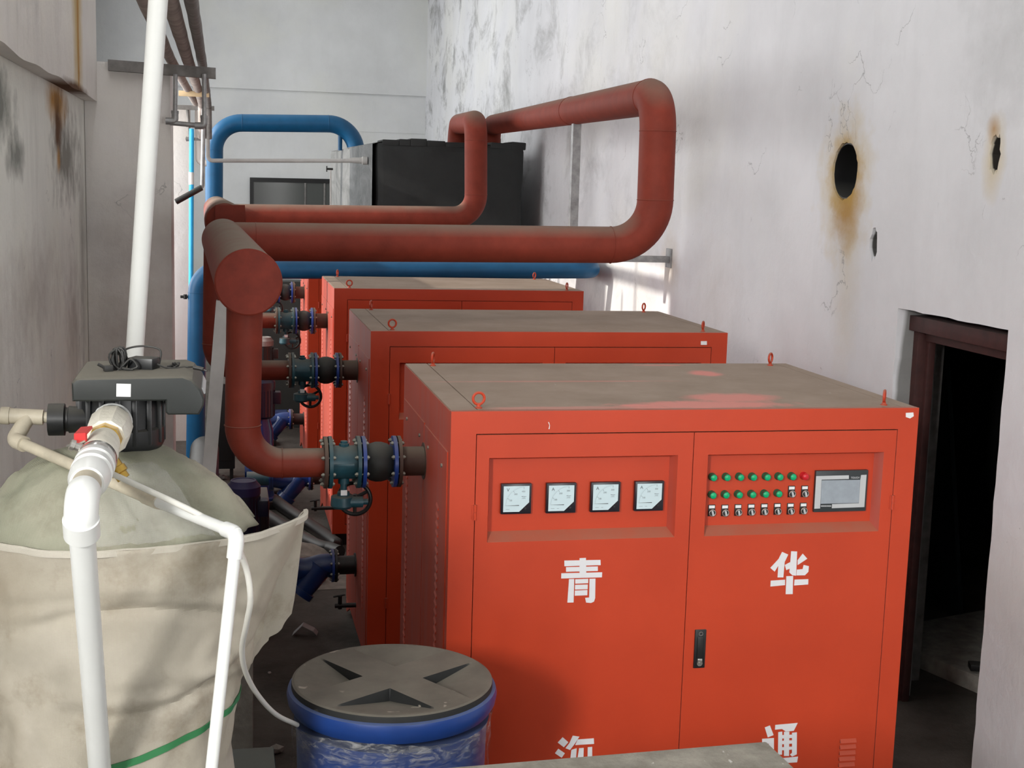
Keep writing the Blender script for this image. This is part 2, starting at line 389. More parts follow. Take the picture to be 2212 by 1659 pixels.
def plate(bm, outer, holes, d):
    """flat plate with holes; loops are lists of 3D points; thickness vector d"""
    es = []
    for lp in [outer]+holes:
        vs = [bm.verts.new(V(p)) for p in lp]
        es += [bm.edges.new((vs[i], vs[(i+1) % len(vs)])) for i in range(len(vs))]
    g = bmesh.ops.triangle_fill(bm, use_beauty=True, use_dissolve=False, edges=es)
    fs = [f for f in g['geom'] if isinstance(f, bmesh.types.BMFace)]
    if d is not None:
        r = bmesh.ops.extrude_face_region(bm, geom=fs)
        bmesh.ops.translate(bm, vec=V(d), verts=[v_ for v_ in r['geom'] if isinstance(v_, bmesh.types.BMVert)])
        bmesh.ops.recalc_face_normals(bm, faces=bm.faces)
    return bm
def textbm(bm, s, size, org, ux, uz, align='CENTER', bold=0):
    cu = bpy.data.curves.new('t', 'FONT'); cu.body = s; cu.size = size; cu.align_x = align; cu.offset = bold
    o = bpy.data.objects.new('t', cu); me = bpy.data.meshes.new_from_object(o)
    ux = V(ux); uz = V(uz); org = V(org)
    vs = [bm.verts.new(org+ux*v_.co.x+uz*v_.co.y) for v_ in me.vertices]
    for p in me.polygons:
        try: bm.faces.new([vs[i] for i in p.vertices])
        except ValueError: pass
    bpy.data.objects.remove(o); bpy.data.curves.remove(cu); bpy.data.meshes.remove(me)
    return bm

WL = {}      # world location of each parent (no rotations are used)
def wloc(o):
    return WL.get(o.name, V((0, 0, 0)))
def obj(name, bm, mt, parent=None, smooth=.6, label=None, origin=None, mats=None):
    me = bpy.data.meshes.new(name)
    bmesh.ops.recalc_face_normals(bm, faces=bm.faces[:]) if smooth != 'keep' else None
    if smooth not in (None, 'keep'):
        for f in bm.faces: f.smooth = True
        for e in bm.edges:
            e.smooth = not (len(e.link_faces) == 2 and e.calc_face_angle(0) > smooth)
    if parent is not None: off = wloc(parent); 
    elif origin is not None: off = V(origin)
    else:
        xs = [v_.co for v_ in bm.verts]
        off = V(((min(c.x for c in xs)+max(c.x for c in xs))/2, (min(c.y for c in xs)+max(c.y for c in xs))/2, min(c.z for c in xs)))
    bmesh.ops.translate(bm, vec=-off, verts=bm.verts[:])
    bm.to_mesh(me); bm.free()
    for q in (mats or [mt]): me.materials.append(q)
    o = bpy.data.objects.new(name, me); COL.objects.link(o)
    if parent is not None: o.parent = parent; WL[o.name] = off
    else: o.location = off; WL[o.name] = off
    if label: o['label'] = label
    return o
def thing(name, loc, label, cat, group=None):
    o = bpy.data.objects.new(name, None); COL.objects.link(o); o.location = loc; o.empty_display_size = .1
    WL[o.name] = V(loc); return tag(o, label, cat, group)
def tag(o, label, cat, group=None, kind=None):
    o['label'] = label; o['category'] = cat
    if group: o['group'] = group
    if kind: o['kind'] = kind
    return o
def struct(name, bm, mt, **k):
    o = obj(name, bm, mt, **k); o['kind'] = 'structure'; return o
def copy_tree(o, parent=None, delta=None):
    c = o.copy(); COL.objects.link(c)
    if parent is not None: c.parent = parent
    if delta is not None: c.location = o.location+V(delta)
    for ch in list(o.children): copy_tree(ch, c)
    return c

# ------------------------------------------------------------------ room
b = BM(); box(b, (-3.2, -1.6, -.12), (7.2, 19.3, 0)); box(b, (-1.83, -7.2, -.12), (7.2, -1.6, 0)); box(b, (-4.5, -7.2, -.12), (-1.83, -1.7, 0)); struct('floor', b, M_floor)
b = BM(); box(b, (-3.2, -1.6, 6.2), (2.94, 19.3, 6.35)); box(b, (-1.83, -7.2, 6.2), (2.94, -1.6, 6.35)); box(b, (-4.5, -7.2, 6.2), (-1.83, -1.7, 6.35)); struct('ceiling', b, M_ceil)
b = BM(); box(b, (-3.2, 19.0, 0), (2.94, 19.24, 6.2))
# shallow ledge lines across the back wall
box(b, (-2.9, 18.93, 4.19), (2.70, 19.0, 6.2)); box(b, (-2.9, 18.985, 3.55), (2.70, 19.0, 4.165))
struct('wall_back', b, M_wb)
b = BM(); plate(b, [(-4.5, -7.2, 0), (2.94, -7.2, 0), (2.94, -7.2, 6.2), (-4.5, -7.2, 6.2)],
                [[(.6, -7.2, 1.0), (2.4, -7.2, 1.0), (2.4, -7.2, 3.2), (.6, -7.2, 3.2)], [(-4.3, -7.2, 3.35), (-3.3, -7.2, 3.35), (-3.3, -7.2, 4.65), (-4.3, -7.2, 4.65)]], (0, .2, 0)); struct('wall_rear', b, M_wb, smooth=None)
b = BM(); box(b, (-4.7, -7.2, 0), (-4.5, -1.7, 6.2)); box(b, (-4.7, -1.8, 0), (-1.60, -1.6, 6.2)); struct('wall_rear_left', b, M_wb, smooth=None)
# right wall with the door opening, the round pipe hole and the small broken hole
def ring(cy, cz, ry, rz, n, jag, sd, x=XW):
    random.seed(sd)
    return [(x, cy+ry*cos(2*pi*i/n)*(1+random.uniform(-jag, jag)), cz+rz*sin(2*pi*i/n)*(1+random.uniform(-jag, jag))) for i in range(n)]
DY0, DY1, DZ = .86, 1.885, 2.155
random.seed(5)
def jagline(a, c, n, j):
    a, c = V(a), V(c); return [tuple(a.lerp(c, i/n)+V((0, random.uniform(-j, j), random.uniform(-j, j))) * (0 < i < n)) for i in range(n)]
outer = [(XW, -7, 0), (XW, DY0, 0)]+jagline((XW, DY0, .01), (XW, DY0, DZ), 24, .004)+jagline((XW, DY0, DZ), (XW, DY1, DZ), 12, .003) \
    + jagline((XW, DY1, DZ), (XW, DY1, .01), 24, .006)+[(XW, DY1, 0), (XW, 19, 0), (XW, 19, 6.2), (XW, -7, 6.2)]
b = BM(); plate(b, outer, [ring(2.615, 2.872, .158, .163, 44, .035, 3), ring(1.085, 2.945, .045, .095, 26, .22, 9), ring(2.205, 2.476, .048, .085, 18, .25, 12)], (.24, 0, 0))
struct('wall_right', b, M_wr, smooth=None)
# broken masonry stubs seen inside the small holes
def lump(c, s, seed, sub=3, amp=.35):
    b = BM(); bmesh.ops.create_icosphere(b, subdivisions=sub, radius=1)
    for v_ in b.verts:
        q = mnoise.noise(v_.co*1.6+V((seed, seed*2, 0)))
        v_.co = V((v_.co.x*s[0], v_.co.y*s[1], v_.co.z*s[2]))*(1+amp*q)+V(c)
    return b
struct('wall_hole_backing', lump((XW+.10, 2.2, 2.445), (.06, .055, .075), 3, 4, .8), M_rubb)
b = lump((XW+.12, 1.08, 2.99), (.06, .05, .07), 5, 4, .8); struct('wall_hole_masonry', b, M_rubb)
# a cut pipe sleeve in the round hole
b = BM(); lathe(b, (XW+.012, 2.615, 2.872), (1, 0, 0), [(0, .152), (.0, .158), (.225, .158), (.225, .152), (0, .152)], 48, cap=False)
tag(obj('pipe_sleeve', b, M_blk), 'short dark steel sleeve set in the big rust-ringed round hole in the right wall', 'pipe sleeve')
# left wall, window openings behind the pier
def rect(x, y0, y1, z0, z1): return [(x, y0, z0), (x, y1, z0), (x, y1, z1), (x, y0, z1)]
b = BM(); box(b, (XL-.24, -1.6, 0), (XL, 4.45, 6.2)); struct('wall_left', b, M_wl, smooth=None)
BAYW = ((4.95, 6.85, 1.5, 4.5), (7.65, 9.55, 1.5, 4.5), (12.0, 16.0, 1.8, 5.4))
b = BM(); plate(b, rect(-2.9, 4.2, 19, 0, 6.2), [rect(-2.9, *q) for q in BAYW], (-.24, 0, 0)); box(b, (-3.14, 4.0, 0), (XL-.24, 4.2, 6.2))
struct('wall_left_bay', b, M_wb, smooth=None)
for k, (y0, y1, z0, z1) in enumerate(BAYW+((-.4, 3.2, 4.15, 5.65),)):  # last frame dresses the added upper fill panel; solid wall behind it
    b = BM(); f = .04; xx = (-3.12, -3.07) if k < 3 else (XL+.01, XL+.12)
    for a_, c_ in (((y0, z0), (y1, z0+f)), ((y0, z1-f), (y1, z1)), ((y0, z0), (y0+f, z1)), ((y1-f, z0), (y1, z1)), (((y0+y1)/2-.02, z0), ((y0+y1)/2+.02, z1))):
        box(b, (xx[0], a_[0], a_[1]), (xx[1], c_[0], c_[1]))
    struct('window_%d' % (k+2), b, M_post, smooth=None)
# upper beam of the left wall, its lower corner slightly uneven
b = BM(); n = 40; rows = []
for i in range(n+1):
    y = -1.6+5.6*i/n; j = .012*mnoise.noise(V((y*1.7, 0, 0)))
    rows.append([(XL+.002, y, 3.165), (-1.512+j, y, 3.165+j), (-1.512+j*.4, y, 3.4), (-1.512, y, 6.2), (XL+.002, y, 6.2)])
for i in range(n):
    y0, y1 = rows[i][0][1], rows[i+1][0][1]
vr = [[b.verts.new(p) for p in r] for r in rows]
for i in range(n):
    for k in range(4): b.faces.new((vr[i][k], vr[i+1][k], vr[i+1][k+1], vr[i][k+1]))
b.faces.new(vr[0]); b.faces.new(vr[-1][::-1])
struct('trim_1', b, M_bm)
b = BM(); box(b, (XL, 4.0, 0), (-1.085, 4.45, 3.40), .012); struct('trim_2', b, M_pier)
b = BM(); box(b, (XL, 9.5, 0), (-1.09, 9.95, 3.42), .012); struct('trim_3', b, M_pier)
# dim side room beyond the door
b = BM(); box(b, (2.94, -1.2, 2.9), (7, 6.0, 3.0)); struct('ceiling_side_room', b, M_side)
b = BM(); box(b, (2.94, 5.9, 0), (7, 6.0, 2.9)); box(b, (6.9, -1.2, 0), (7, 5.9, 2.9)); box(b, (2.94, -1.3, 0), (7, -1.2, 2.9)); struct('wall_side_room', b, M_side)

# door frame in the opening
dr = bpy.data.objects.new('door_1', None); COL.objects.link(dr); dr.location = (2.82, 1.37, 0); WL['door_1'] = V((2.82, 1.37, 0)); dr['kind'] = 'structure'
fx0, fx1 = XW+.10, XW+.19
b = BM(); box(b, (fx0, DY1-.055, 0), (fx1, DY1-.003, DZ-.04), .004); box(b, (fx0+.05, DY1-.08, 0), (fx1, DY1-.05, DZ-.09), .004); obj('door_jamb', b, M_dfr, dr)
b = BM(); box(b, (fx0, DY0+.004, 0), (fx1, DY0+.06, DZ-.04), .004); obj('door_jamb', b, M_dfr, dr)
b = BM(); box(b, (fx0-.03, DY0+.004, DZ-.115), (fx1, DY1-.003, DZ-.035), .004); box(b, (fx0+.03, DY0+.06, DZ-.165), (fx1, DY1-.07, DZ-.10), .004); obj('door_head', b, M_dfr, dr)
# things dimly seen inside
b = BM(); q = P(2013, 900, x=3.08); box(b, (3.05, q.y-.03, 0), (3.11, q.y+.03, 2.85), .006); tag(obj('steel_post', b, M_dst), 'grey upright post standing just inside the dark doorway', 'post')
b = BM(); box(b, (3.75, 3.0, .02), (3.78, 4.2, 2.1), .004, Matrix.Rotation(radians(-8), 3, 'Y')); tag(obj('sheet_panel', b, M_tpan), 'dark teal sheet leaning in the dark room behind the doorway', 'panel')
lf = thing('inner_door_leaf', (4.15, 2.5, 0), 'dark brown door leaf standing open inside the dark side room', 'door')
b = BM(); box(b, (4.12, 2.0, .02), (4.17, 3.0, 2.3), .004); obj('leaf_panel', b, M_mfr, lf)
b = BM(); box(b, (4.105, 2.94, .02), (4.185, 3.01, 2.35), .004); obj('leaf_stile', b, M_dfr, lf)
b = BM(); box(b, (3.2, 1.9, 0), (4.6, 2.9, .10), .01, Matrix.Rotation(.3, 3, 'Z')); tag(obj('floor_slab', b, M_conc), 'low concrete pad on the floor inside the dark doorway', 'slab')
b = BM(); box(b, (3.3, 1.75, .115), (4.2, 1.83, .15), .004, Matrix.Rotation(-.35, 3, 'Z')); tag(obj('wooden_batten', b, M_blk), 'dark batten lying on the floor inside the doorway', 'batten')

# back wall window: dark glazing in a thin dark frame
wd = bpy.data.objects.new('window_1', None); COL.objects.link(wd); wd.location = (.6, 18.97, 1.3); WL['window_1'] = V(wd.location); wd['kind'] = 'structure'
b = BM(); plate(b, [(-.30, 18.95, 1.3), (1.45, 18.95, 1.3), (1.45, 18.95, 2.73), (-.30, 18.95, 2.715)],
                [[(-.24, 18.95, 1.36), (1.39, 18.95, 1.36), (1.39, 18.95, 2.655), (-.24, 18.95, 2.64)]], (0, .05, 0)); obj('window_frame', b, M_blk, wd, smooth=None)
b = BM(); box(b, (-.24, 18.97, 1.36), (1.39, 18.985, 2.655)); obj('window_glass', b, M_gls, wd, smooth=None)
for xx in (.62, .95):
    b = BM(); box(b, (xx, 18.955, 1.36), (xx+.03, 18.97, 2.65)); obj('mullion', b, M_dst, wd, smooth=None)

# ------------------------------------------------------------------ boiler cabinets
def eye_bolt(par, c, rz=0, r=.021):
    b = BM(); c = V(c)
    torus(b, c+V((0, 0, r+.014)), (sin(rz), -cos(rz), 0), r, .0052, 28, 10)
    lathe(b, c, (0, 0, 1), [(0, .013), (.004, .013), (.006, .008), (.014, .007)], 16)
    return obj('eye_bolt', b, M_or, par)
def hexbolt(bm, c, ax, r=.008, h=.008):
    lathe(bm, c, ax, [(0, r), (h, r)], 6)
def cabinet(x0, y0, W, label, rec=True, louv=True, inst=False, stub=None, H=1.95, D=1.24, bolts=4):
    g = W/1.8
    t = thing('boiler_cabinet', (x0, y0, 0), label, 'cabinet', None)
    X = lambda x: x0+x*g
    b = BM(); box(b, (x0+.02, y0+.046, .10), (x0+W-.02, y0+D-.01, H-.012))
    box(b, (x0, y0+.03, .10), (x0+.02, y0+D, H-.004)); box(b, (x0+W-.02, y0+.03, .10), (x0+W, y0+D, H-.004)); box(b, (x0+.02, y0+D-.01, .1), (x0+W-.02, y0+D, H-.004))
    obj('body_shell', b, M_or, t)
    b = BM(); plate(b, [(x0, y0, .10), (x0+W, y0, .10), (x0+W, y0, H), (x0, y0, H)],
                    [[(X(.091), y0, .17), (X(1.718), y0, .17), (X(1.718), y0, 1.869), (X(.091), y0, 1.869)]], (0, .03, 0))
    obj('front_frame', b, M_or, t, smooth=None)
    b = BM(); box(b, (x0+.004, y0+.002, H-.004), (x0+.098, y0+D, H)); obj('top_side_strip', b, M_top, t, smooth=None)
    b = BM(); box(b, (x0+.102, y0+.002, H-.004), (x0+W-.06, y0+D, H)); box(b, (x0+W-.057, y0+.002, H-.004), (x0+W-.002, y0+D, H)); obj('top_panel', b, M_top, t, smooth=None)
    b = BM(); box(b, (x0+.03, y0+.05, 0), (x0+W-.03, y0+D-.04, .10)); obj('base_plinth', b, M_blk, t, smooth=None)
    b = BM(); prism(b, [(x0-.002, y0+D-.25, .10), (x0-.002, y0+D-.03, .10), (x0-.002, y0+D-.03, .02), (x0-.002, y0+D-.06, .02)], (.012, 0, 0)); obj('base_gusset', b, M_or, t, smooth=None)
    # pipe side: two removable panels, screws, louvre strips
    for ya, yb, zt in ((.05, .60, 1.795), (.61, D-.03, 1.80)):
        b = BM(); box(b, (x0-.004, y0+ya, .16), (x0+.004, y0+yb, zt), .0015); sp = obj('side_panel', b, M_or, t, smooth=None)
        for ys in (ya+.10, yb-.12):
            b = BM(); hexbolt(b, (x0-.004, y0+ys, zt-.07), (-1, 0, 0), .008, .006); obj('panel_screw', b, M_bolt, sp)
        if louv:
            b = BM(); yc = y0+(ya+.18 if ya < .3 else yb-.14)
            for k in range(36):
                z = .35+k*.034
                prism(b, [(x0-.004, yc-.022, z), (x0-.0085, yc-.022, z+.003), (x0-.004, yc-.022, z+.014)], (0, .044, 0.012))
            obj('louvre_strip', b, M_or, sp, smooth=None)
    # doors
    for k, (xa, xb) in enumerate(((.094, .903), (.906, 1.715))):
        xa, xb = X(xa), X(xb); ra, rb = (X(.140), X(.846)) if k == 0 else (X(.962), X(1.667))
        zt, zb = 1.781, 1.472; dp = .042
        b = BM()
        plate(b, [(xa, y0, .175), (xb, y0, .175), (xb, y0, 1.865), (xa, y0, 1.865)],
              [[(ra, y0, zb), (rb, y0, zb), (rb, y0, zt), (ra, y0, zt)]], (0, .018, 0))
        o = [(ra, y0, zb), (rb, y0, zb), (rb, y0, zt), (ra, y0, zt)]
        i_ = [(ra+.010, y0+dp, zb+.030), (rb-.018, y0+dp, zb+.030), (rb-.018, y0+dp, zt-.012), (ra+.010, y0+dp, zt-.012)]
        ov = [b.verts.new(p) for p in o]; iv = [b.verts.new(p) for p in i_]
        for q in range(4): b.faces.new((ov[q], iv[q], iv[(q+1) % 4], ov[(q+1) % 4]))
        b.faces.new(iv)
        dr_ = obj('cabinet_door', b, M_or, t, smooth=None)
        hx = xa-.001 if k == 0 else xb+.001
        for hz in (1.585, .45):
            b = BM(); lathe(b, (hx, y0-.004, hz-.028), (0, 0, 1), [(0, .006), (.026, .006), (.0262, .0045), (.0295, .0045), (.03, .006), (.056, .006)], 14)
            box(b, (hx-.011, y0-.003, hz-.026), (hx+.011, y0+.001, hz+.026)); obj('hinge', b, M_or, dr_)
    if bolts:
        for (xx, yy, rz) in ((.11, .07, .1), (1.69, .07, 1.0), (.115, D-.07, 1.2), (1.69, D-.07, .8))[:bolts]: eye_bolt(t, (X(xx), y0+yy, H), rz)
    if stub:
        py, pz, L = stub
        b = BM(); lathe(b, (x0+.01, py, pz), (-1, 0, 0), [(0, .074), (.016, .074), (.0162, .058), (L, .058)], 36); obj('pipe_stub', b, M_brf, t)
    return t

VZ = 1.647      # height of the hot-water outlets
VY1, VY2, VY3, VY4 = .60, 3.16, 5.88, 8.47
cab1 = cabinet(0, 0, 1.8, 'nearest orange-red boiler cabinet, with four meters, push buttons and white lettering', stub=(VY1, VZ, .10))
cab2 = cabinet(-.012, 2.50, 2.01, 'orange-red cabinet directly behind the nearest one, with plain doors and dusty top', stub=(VY2, VZ, .10))
cab3 = cabinet(.022, 5.28, 1.89, 'third orange-red cabinet, partly under the long blue pipe', stub=(VY3, VZ, .10))
cab4 = cabinet(0, 7.87, 1.85, 'farthest orange-red cabinet, only its left edge shows below the blue pipe', stub=(VY4, VZ, .10))

# details on the nearest cabinet
def onf(px, py, y=-.002): return P(px, py, y=y)
def poly(px, org=(0, 0), s=1.0, y=-.0012, d=.0012):
    return [onf(org[0]+x/s, org[1]+y_/s, y) for x, y_ in px]
def glyph(name, strokes, org, s, par, lab):
    b = BM()
    for k, st in enumerate(strokes): prism(b, poly(st, org, s, y=-.0012-.00012*k), (0, .0016, 0))
    return obj(name, b, M_wht, par, smooth=None, label=lab)
O5, S5 = (1060, 1160), 2.765; O3, S3 = (1480, 860), 3.95
glyph('painted_character', [
    [(440, 141), (656, 137), (657, 168), (440, 175)], [(450, 180), (640, 176), (640, 203), (450, 208)],
    [(422, 217), (666, 211), (664, 241), (421, 248)], [(531, 127), (569, 125), (571, 214), (531, 215)],
    [(468, 252), (499, 251), (495, 391), (458, 392)], [(505, 253), (583, 250), (582, 276), (505, 279)],
    [(504, 286), (580, 284), (579, 312), (503, 314)], [(503, 320), (578, 317), (577, 348), (502, 351)],
    [(590, 250), (626, 249), (624, 365), (617, 386), (600, 394), (570, 392), (564, 364), (588, 362)]],
    O5, S5, cab1, 'white painted character on the left door, upper')
glyph('painted_character', [
    [(828, 1312), (880, 1335), (850, 1398), (838, 1530), (789, 1530), (795, 1430), (764, 1481), (727, 1449), (798, 1372)],
    [(905, 1307), (956, 1309), (947, 1515), (915, 1512), (889, 1488), (893, 1455), (863, 1468), (851, 1424), (898, 1399)],
    [(1004, 1327), (1043, 1370), (960, 1425), (960, 1384)],
    [(1012, 1424), (1056, 1434), (1052, 1482), (1022, 1512), (950, 1513), (954, 1464), (1003, 1460)],
    [(731, 1558), (853, 1550), (852, 1596), (728, 1608)], [(934, 1549), (1052, 1545), (1050, 1590), (930, 1599)],
    [(864, 1520), (922, 1518), (918, 1672), (858, 1673)]], O3, S3, cab1, 'white painted character on the right door, upper')
glyph('painted_character', [
    [(430, 1196), (464, 1226), (437, 1256), (400, 1228)], [(404, 1265), (443, 1292), (424, 1319), (384, 1292)],
    [(490, 1187), (530, 1193), (500, 1238), (474, 1272), (447, 1262), (470, 1232)], [(520, 1210), (616, 1203), (617, 1236), (505, 1243)],
    [(482, 1272), (514, 1262), (508, 1345), (473, 1345)], [(528, 1262), (556, 1260), (553, 1345), (515, 1345)],
    [(580, 1256), (606, 1254), (606, 1310), (622, 1310), (620, 1340), (578, 1345)], [(437, 1326), (622, 1322), (620, 1352), (436, 1356)],
    [(476, 1364), (506, 1364), (500, 1440), (468, 1440)], [(576, 1362), (604, 1362), (600, 1440), (560, 1452), (556, 1426), (574, 1420)],
    [(400, 1380), (432, 1380), (400, 1450), (368, 1436)]], O5, S5, cab1, 'white painted character on the left door, lower')
glyph('painted_character', [
    [(1637, 1138), (1668, 1126), (1690, 1183), (1655, 1197)], [(1621, 1206), (1692, 1201), (1692, 1300), (1662, 1330), (1650, 1300), (1662, 1234), (1622, 1238)],
    [(1700, 1123), (1834, 1111), (1810, 1158), (1762, 1162), (1740, 1147), (1698, 1151)],
    [(1718, 1166), (1742, 1163), (1740, 1300), (1716, 1300)], [(1800, 1170), (1829, 1167), (1828, 1298), (1800, 1312), (1788, 1300), (1800, 1290)],
    [(1752, 1164), (1784, 1163), (1782, 1308), (1752, 1308)], [(1741, 1184), (1801, 1181), (1801, 1200), (1741, 1204)],
    [(1741, 1218), (1801, 1215), (1801, 1234), (1741, 1238)], [(1741, 1256), (1801, 1252), (1801, 1270), (1741, 1274)],
    [(1668, 1330), (1700, 1306), (1736, 1322), (1836, 1312), (1830, 1346), (1730, 1352), (1672, 1352)]], O5, S5, cab1, 'white painted character on the right door, lower')
b = BM(); prism(b, [onf(*p) for p in ((1957, 892), (1973, 891), (1974, 899), (1966, 904), (1957, 901))], (0, .002, 0)); obj('torn_sticker', b, M_lbl, cab1, smooth=None)
b = BM(); prism(b, [onf(*p) for p in ((1184, 912), (1186, 912), (1188, 919), (1187, 927), (1185, 927), (1187, 919))], (0, .002, 0)); obj('paint_scratch', b, M_lbl, cab1, smooth=None)
b = BM(); prism(b, [P(*p, y=2.498) for p in ((1514, 737), (1527, 737), (1527, 745), (1514, 745))], (0, .003, 0)); obj('small_sticker', b, M_lbl, cab2, smooth=None)
# lock of the right door
lk = None
b = BM(); box(b, (.945, -.006, .962), (.989, .004, 1.112), .002); lk = obj('door_lock', b, M_bpl, cab1)
b = BM(); box(b, (.955, -.0085, 1.00), (.979, -.005, 1.085), .003); obj('lock_lever', b, M_blk, lk)
b = BM(); torus(b, (.967, -.008, 1.097), (0, 1, 0), .007, .0015, 24, 8); obj('lock_ring', b, M_dst, lk)
b = BM(); lathe(b, (.967, -.005, .982), (0, -1, 0), [(0, .011), (.006, .011), (.006, .006), (.008, .006)], 20); box(b, (.958, -.012, .985), (.976, -.006, 1.0), .001); obj('key_cylinder', b, M_nick, lk)
# vent slots low on the right door
vp = P(1832, 1600, y=0)
for k in range(7):
    b = BM(); z = vp.z-k*.0245; prism(b, [(vp.x-.035, -.0005, z+.008), (vp.x+.033, -.0005, z+.008), (vp.x+.033, -.0075, z-.006), (vp.x-.035, -.0075, z-.006)], (0, .0012, 0))
    prism(b, [(vp.x-.035, -.0005, z+.008), (vp.x-.035, -.0075, z-.006), (vp.x-.035, -.0005, z-.006)], (.001, 0, 0)); obj('vent_louvre', b, M_or, cab1, smooth=None)
# four meters
RY = .042
def meter(px, py, unit, nums):
    c = P(px, py, y=RY-.012); s = .112; h = s/2; y1 = RY-.018
    b = BM(); box(b, (c.x-h, y1, c.z-h), (c.x+h, RY+.001, c.z+h), .003)
    o = obj('panel_meter', b, M_mfr, cab1)
    q = .0475; U_ = lambda u, v: (c.x-q+2*q*u, y1-.0012, c.z-q+2*q*v)
    b = BM(); prism(b, [U_(0, 0), U_(.62, 0), U_(1, .36), U_(1, 1), U_(0, 1)], (0, .0016, 0)); obj('dial_face', b, M_dial, o, smooth=None)
    U2 = lambda u, v: V((c.x-q+2*q*u, y1-.0016, c.z-q+2*q*v))
    b = BM(); cx, cy, R = .80, .25, .70
    def seg(a, r1, r2, wd): # radial tick
        d = V((cos(a), 0, sin(a))); e = V((-sin(a), 0, cos(a))); o_ = U2(cx, cy); k = 2*q
        prism(b, [o_+d*r1*k+e*wd, o_+d*r2*k+e*wd, o_+d*r2*k-e*wd, o_+d*r1*k-e*wd], (0, .0003, 0))
    for i in range(31):
        a = pi-i*(pi/2)/30; seg(a, R, R+(.045 if i % 5 else .06), .0002)
    for i in range(30):
        a0 = pi-i*(pi/2)/30; a1 = a0-(pi/2)/30; o_ = U2(cx, cy); k = 2*q
        p = lambda a, r: o_+V((cos(a), 0, sin(a)))*r*k
        prism(b, [p(a0, R), p(a1, R), p(a1, R+.006), p(a0, R+.006)], (0, .0003, 0))
    obj('dial_scale', b, M_inkl, o, smooth=None)
    b = BM()
    for a in (157, 127, 91): seg(radians(a), R-.07, R-.0, .0005)
    for (u, v), n_ in zip(((.27, .42), (.47, .66), (.77, .76)), nums): textbm(b, n_, .0085, U2(u, v), (1, 0, 0), (0, 0, 1))
    textbm(b, unit, .017, U2(.17, .80), (1, 0, 0), (0, 0, 1), bold=.0001)
    for (u0, u1, v, hh) in ((.70, .78, .585, .018), (.79, .84, .580, .018), (.85, .88, .585, .015), (.73, .85, .535, .010), (.70, .86, .505, .006), (.10, .24, .10, .008), (.34, .42, .10, .008) if unit == 'A' else (.10, .20, .10, .008)):
        prism(b, [U2(u0, v), U2(u1, v), U2(u1, v+hh), U2(u0, v+hh)], (0, .0003, 0))
    obj('dial_print', b, M_ink, o, smooth=None)
    b = BM(); p = [U2(.08, .252), U2(.30, .246), U2(.61, .238), U2(.61, .262), U2(.30, .256), U2(.08, .254)]; prism(b, [x+V((0, -.0012, 0)) for x in p], (0, .0006, 0)); obj('needle', b, M_blk, o, smooth=None)
    b = BM(); lathe(b, U2(.86, .13), (0, -1, 0), [(0, .004), (.001, .004)], 14); obj('zero_screw', b, M_blk, o)
for a in ((1114.5, 1077, 'V', ('150', '300', '450')), (1211.5, 1075.3, 'A', ('100', '200', '300')), (1307, 1073.2, 'A', ('100', '200', '300')), (1401.5, 1071, 'A', ('100', '200', '300'))): meter(*a)
# lamps and switches
def lampb(px, py, red=False):
    c = P(px, py, y=RY-.026); y = RY
    b = BM(); lathe(b, (c.x, y, c.z), (0, -1, 0), [(0, .0150), (.006, .0150), (.008, .0135), (.023, .0132)], 28); o = obj('indicator_lamp', b, M_rlens if red else M_grr, cab1)
    b = BM(); lathe(b, (c.x, y-.022, c.z), (0, -1, 0), [(0, .0115), (.004, .0112), (.0048, .0100)], 28); obj('lens', b, M_rlens if red else M_grn, o)
for px, py in [(1543, 1032.6), (1572.3, 1032.4), (1601.3, 1032), (1629.3, 1032), (1659, 1031.6), (1686.3, 1031.4), (1714.6, 1031)]: lampb(px, py)
lampb(1741.4, 1030.6, True)
for px, py in [(1541.6, 1071), (1570, 1070.4), (1598.5, 1070), (1627.5, 1069.5), (1655.5, 1068.6), (1684, 1067.8)]: lampb(px, py)
def switch(px, py):
    c = P(px, py, y=RY-.012); y = RY
    b = BM(); box(b, (c.x-.0135, y-.004, c.z-.014), (c.x+.0135, y+.001, c.z+.030), .001); lathe(b, (c.x, y, c.z), (0, -1, 0), [(0, .0135), (.011, .0125)], 28); o = obj('selector_switch', b, M_bpl, cab1)
    b = BM(); torus(b, (c.x, y-.012, c.z), (0, 1, 0), .0118, .0022, 28, 8); obj('chrome_ring', b, M_nick, o)
    b = BM(); box(b, (c.x-.0112, y-.0048, c.z+.0165), (c.x+.0112, y-.0035, c.z+.0275), .0003); obj('switch_label', b, M_lbl, o, smooth=None)
    b = BM(); box(b, (c.x-.0032, y-.020, c.z-.0095), (c.x+.0032, y-.011, c.z+.0095), .001, Matrix.Rotation(radians(-14), 3, 'Y')); obj('knob', b, M_bez, o)
for px, py in [(1711.6, 1067.5), (1740, 1067), (1538.9, 1108.5), (1567.3, 1108.5), (1595.8, 1107.6), (1624.2, 1106.8), (1652.4, 1106), (1680.8, 1105.2), (1709.2, 1104.8), (1736.9, 1104)]: switch(px, py)
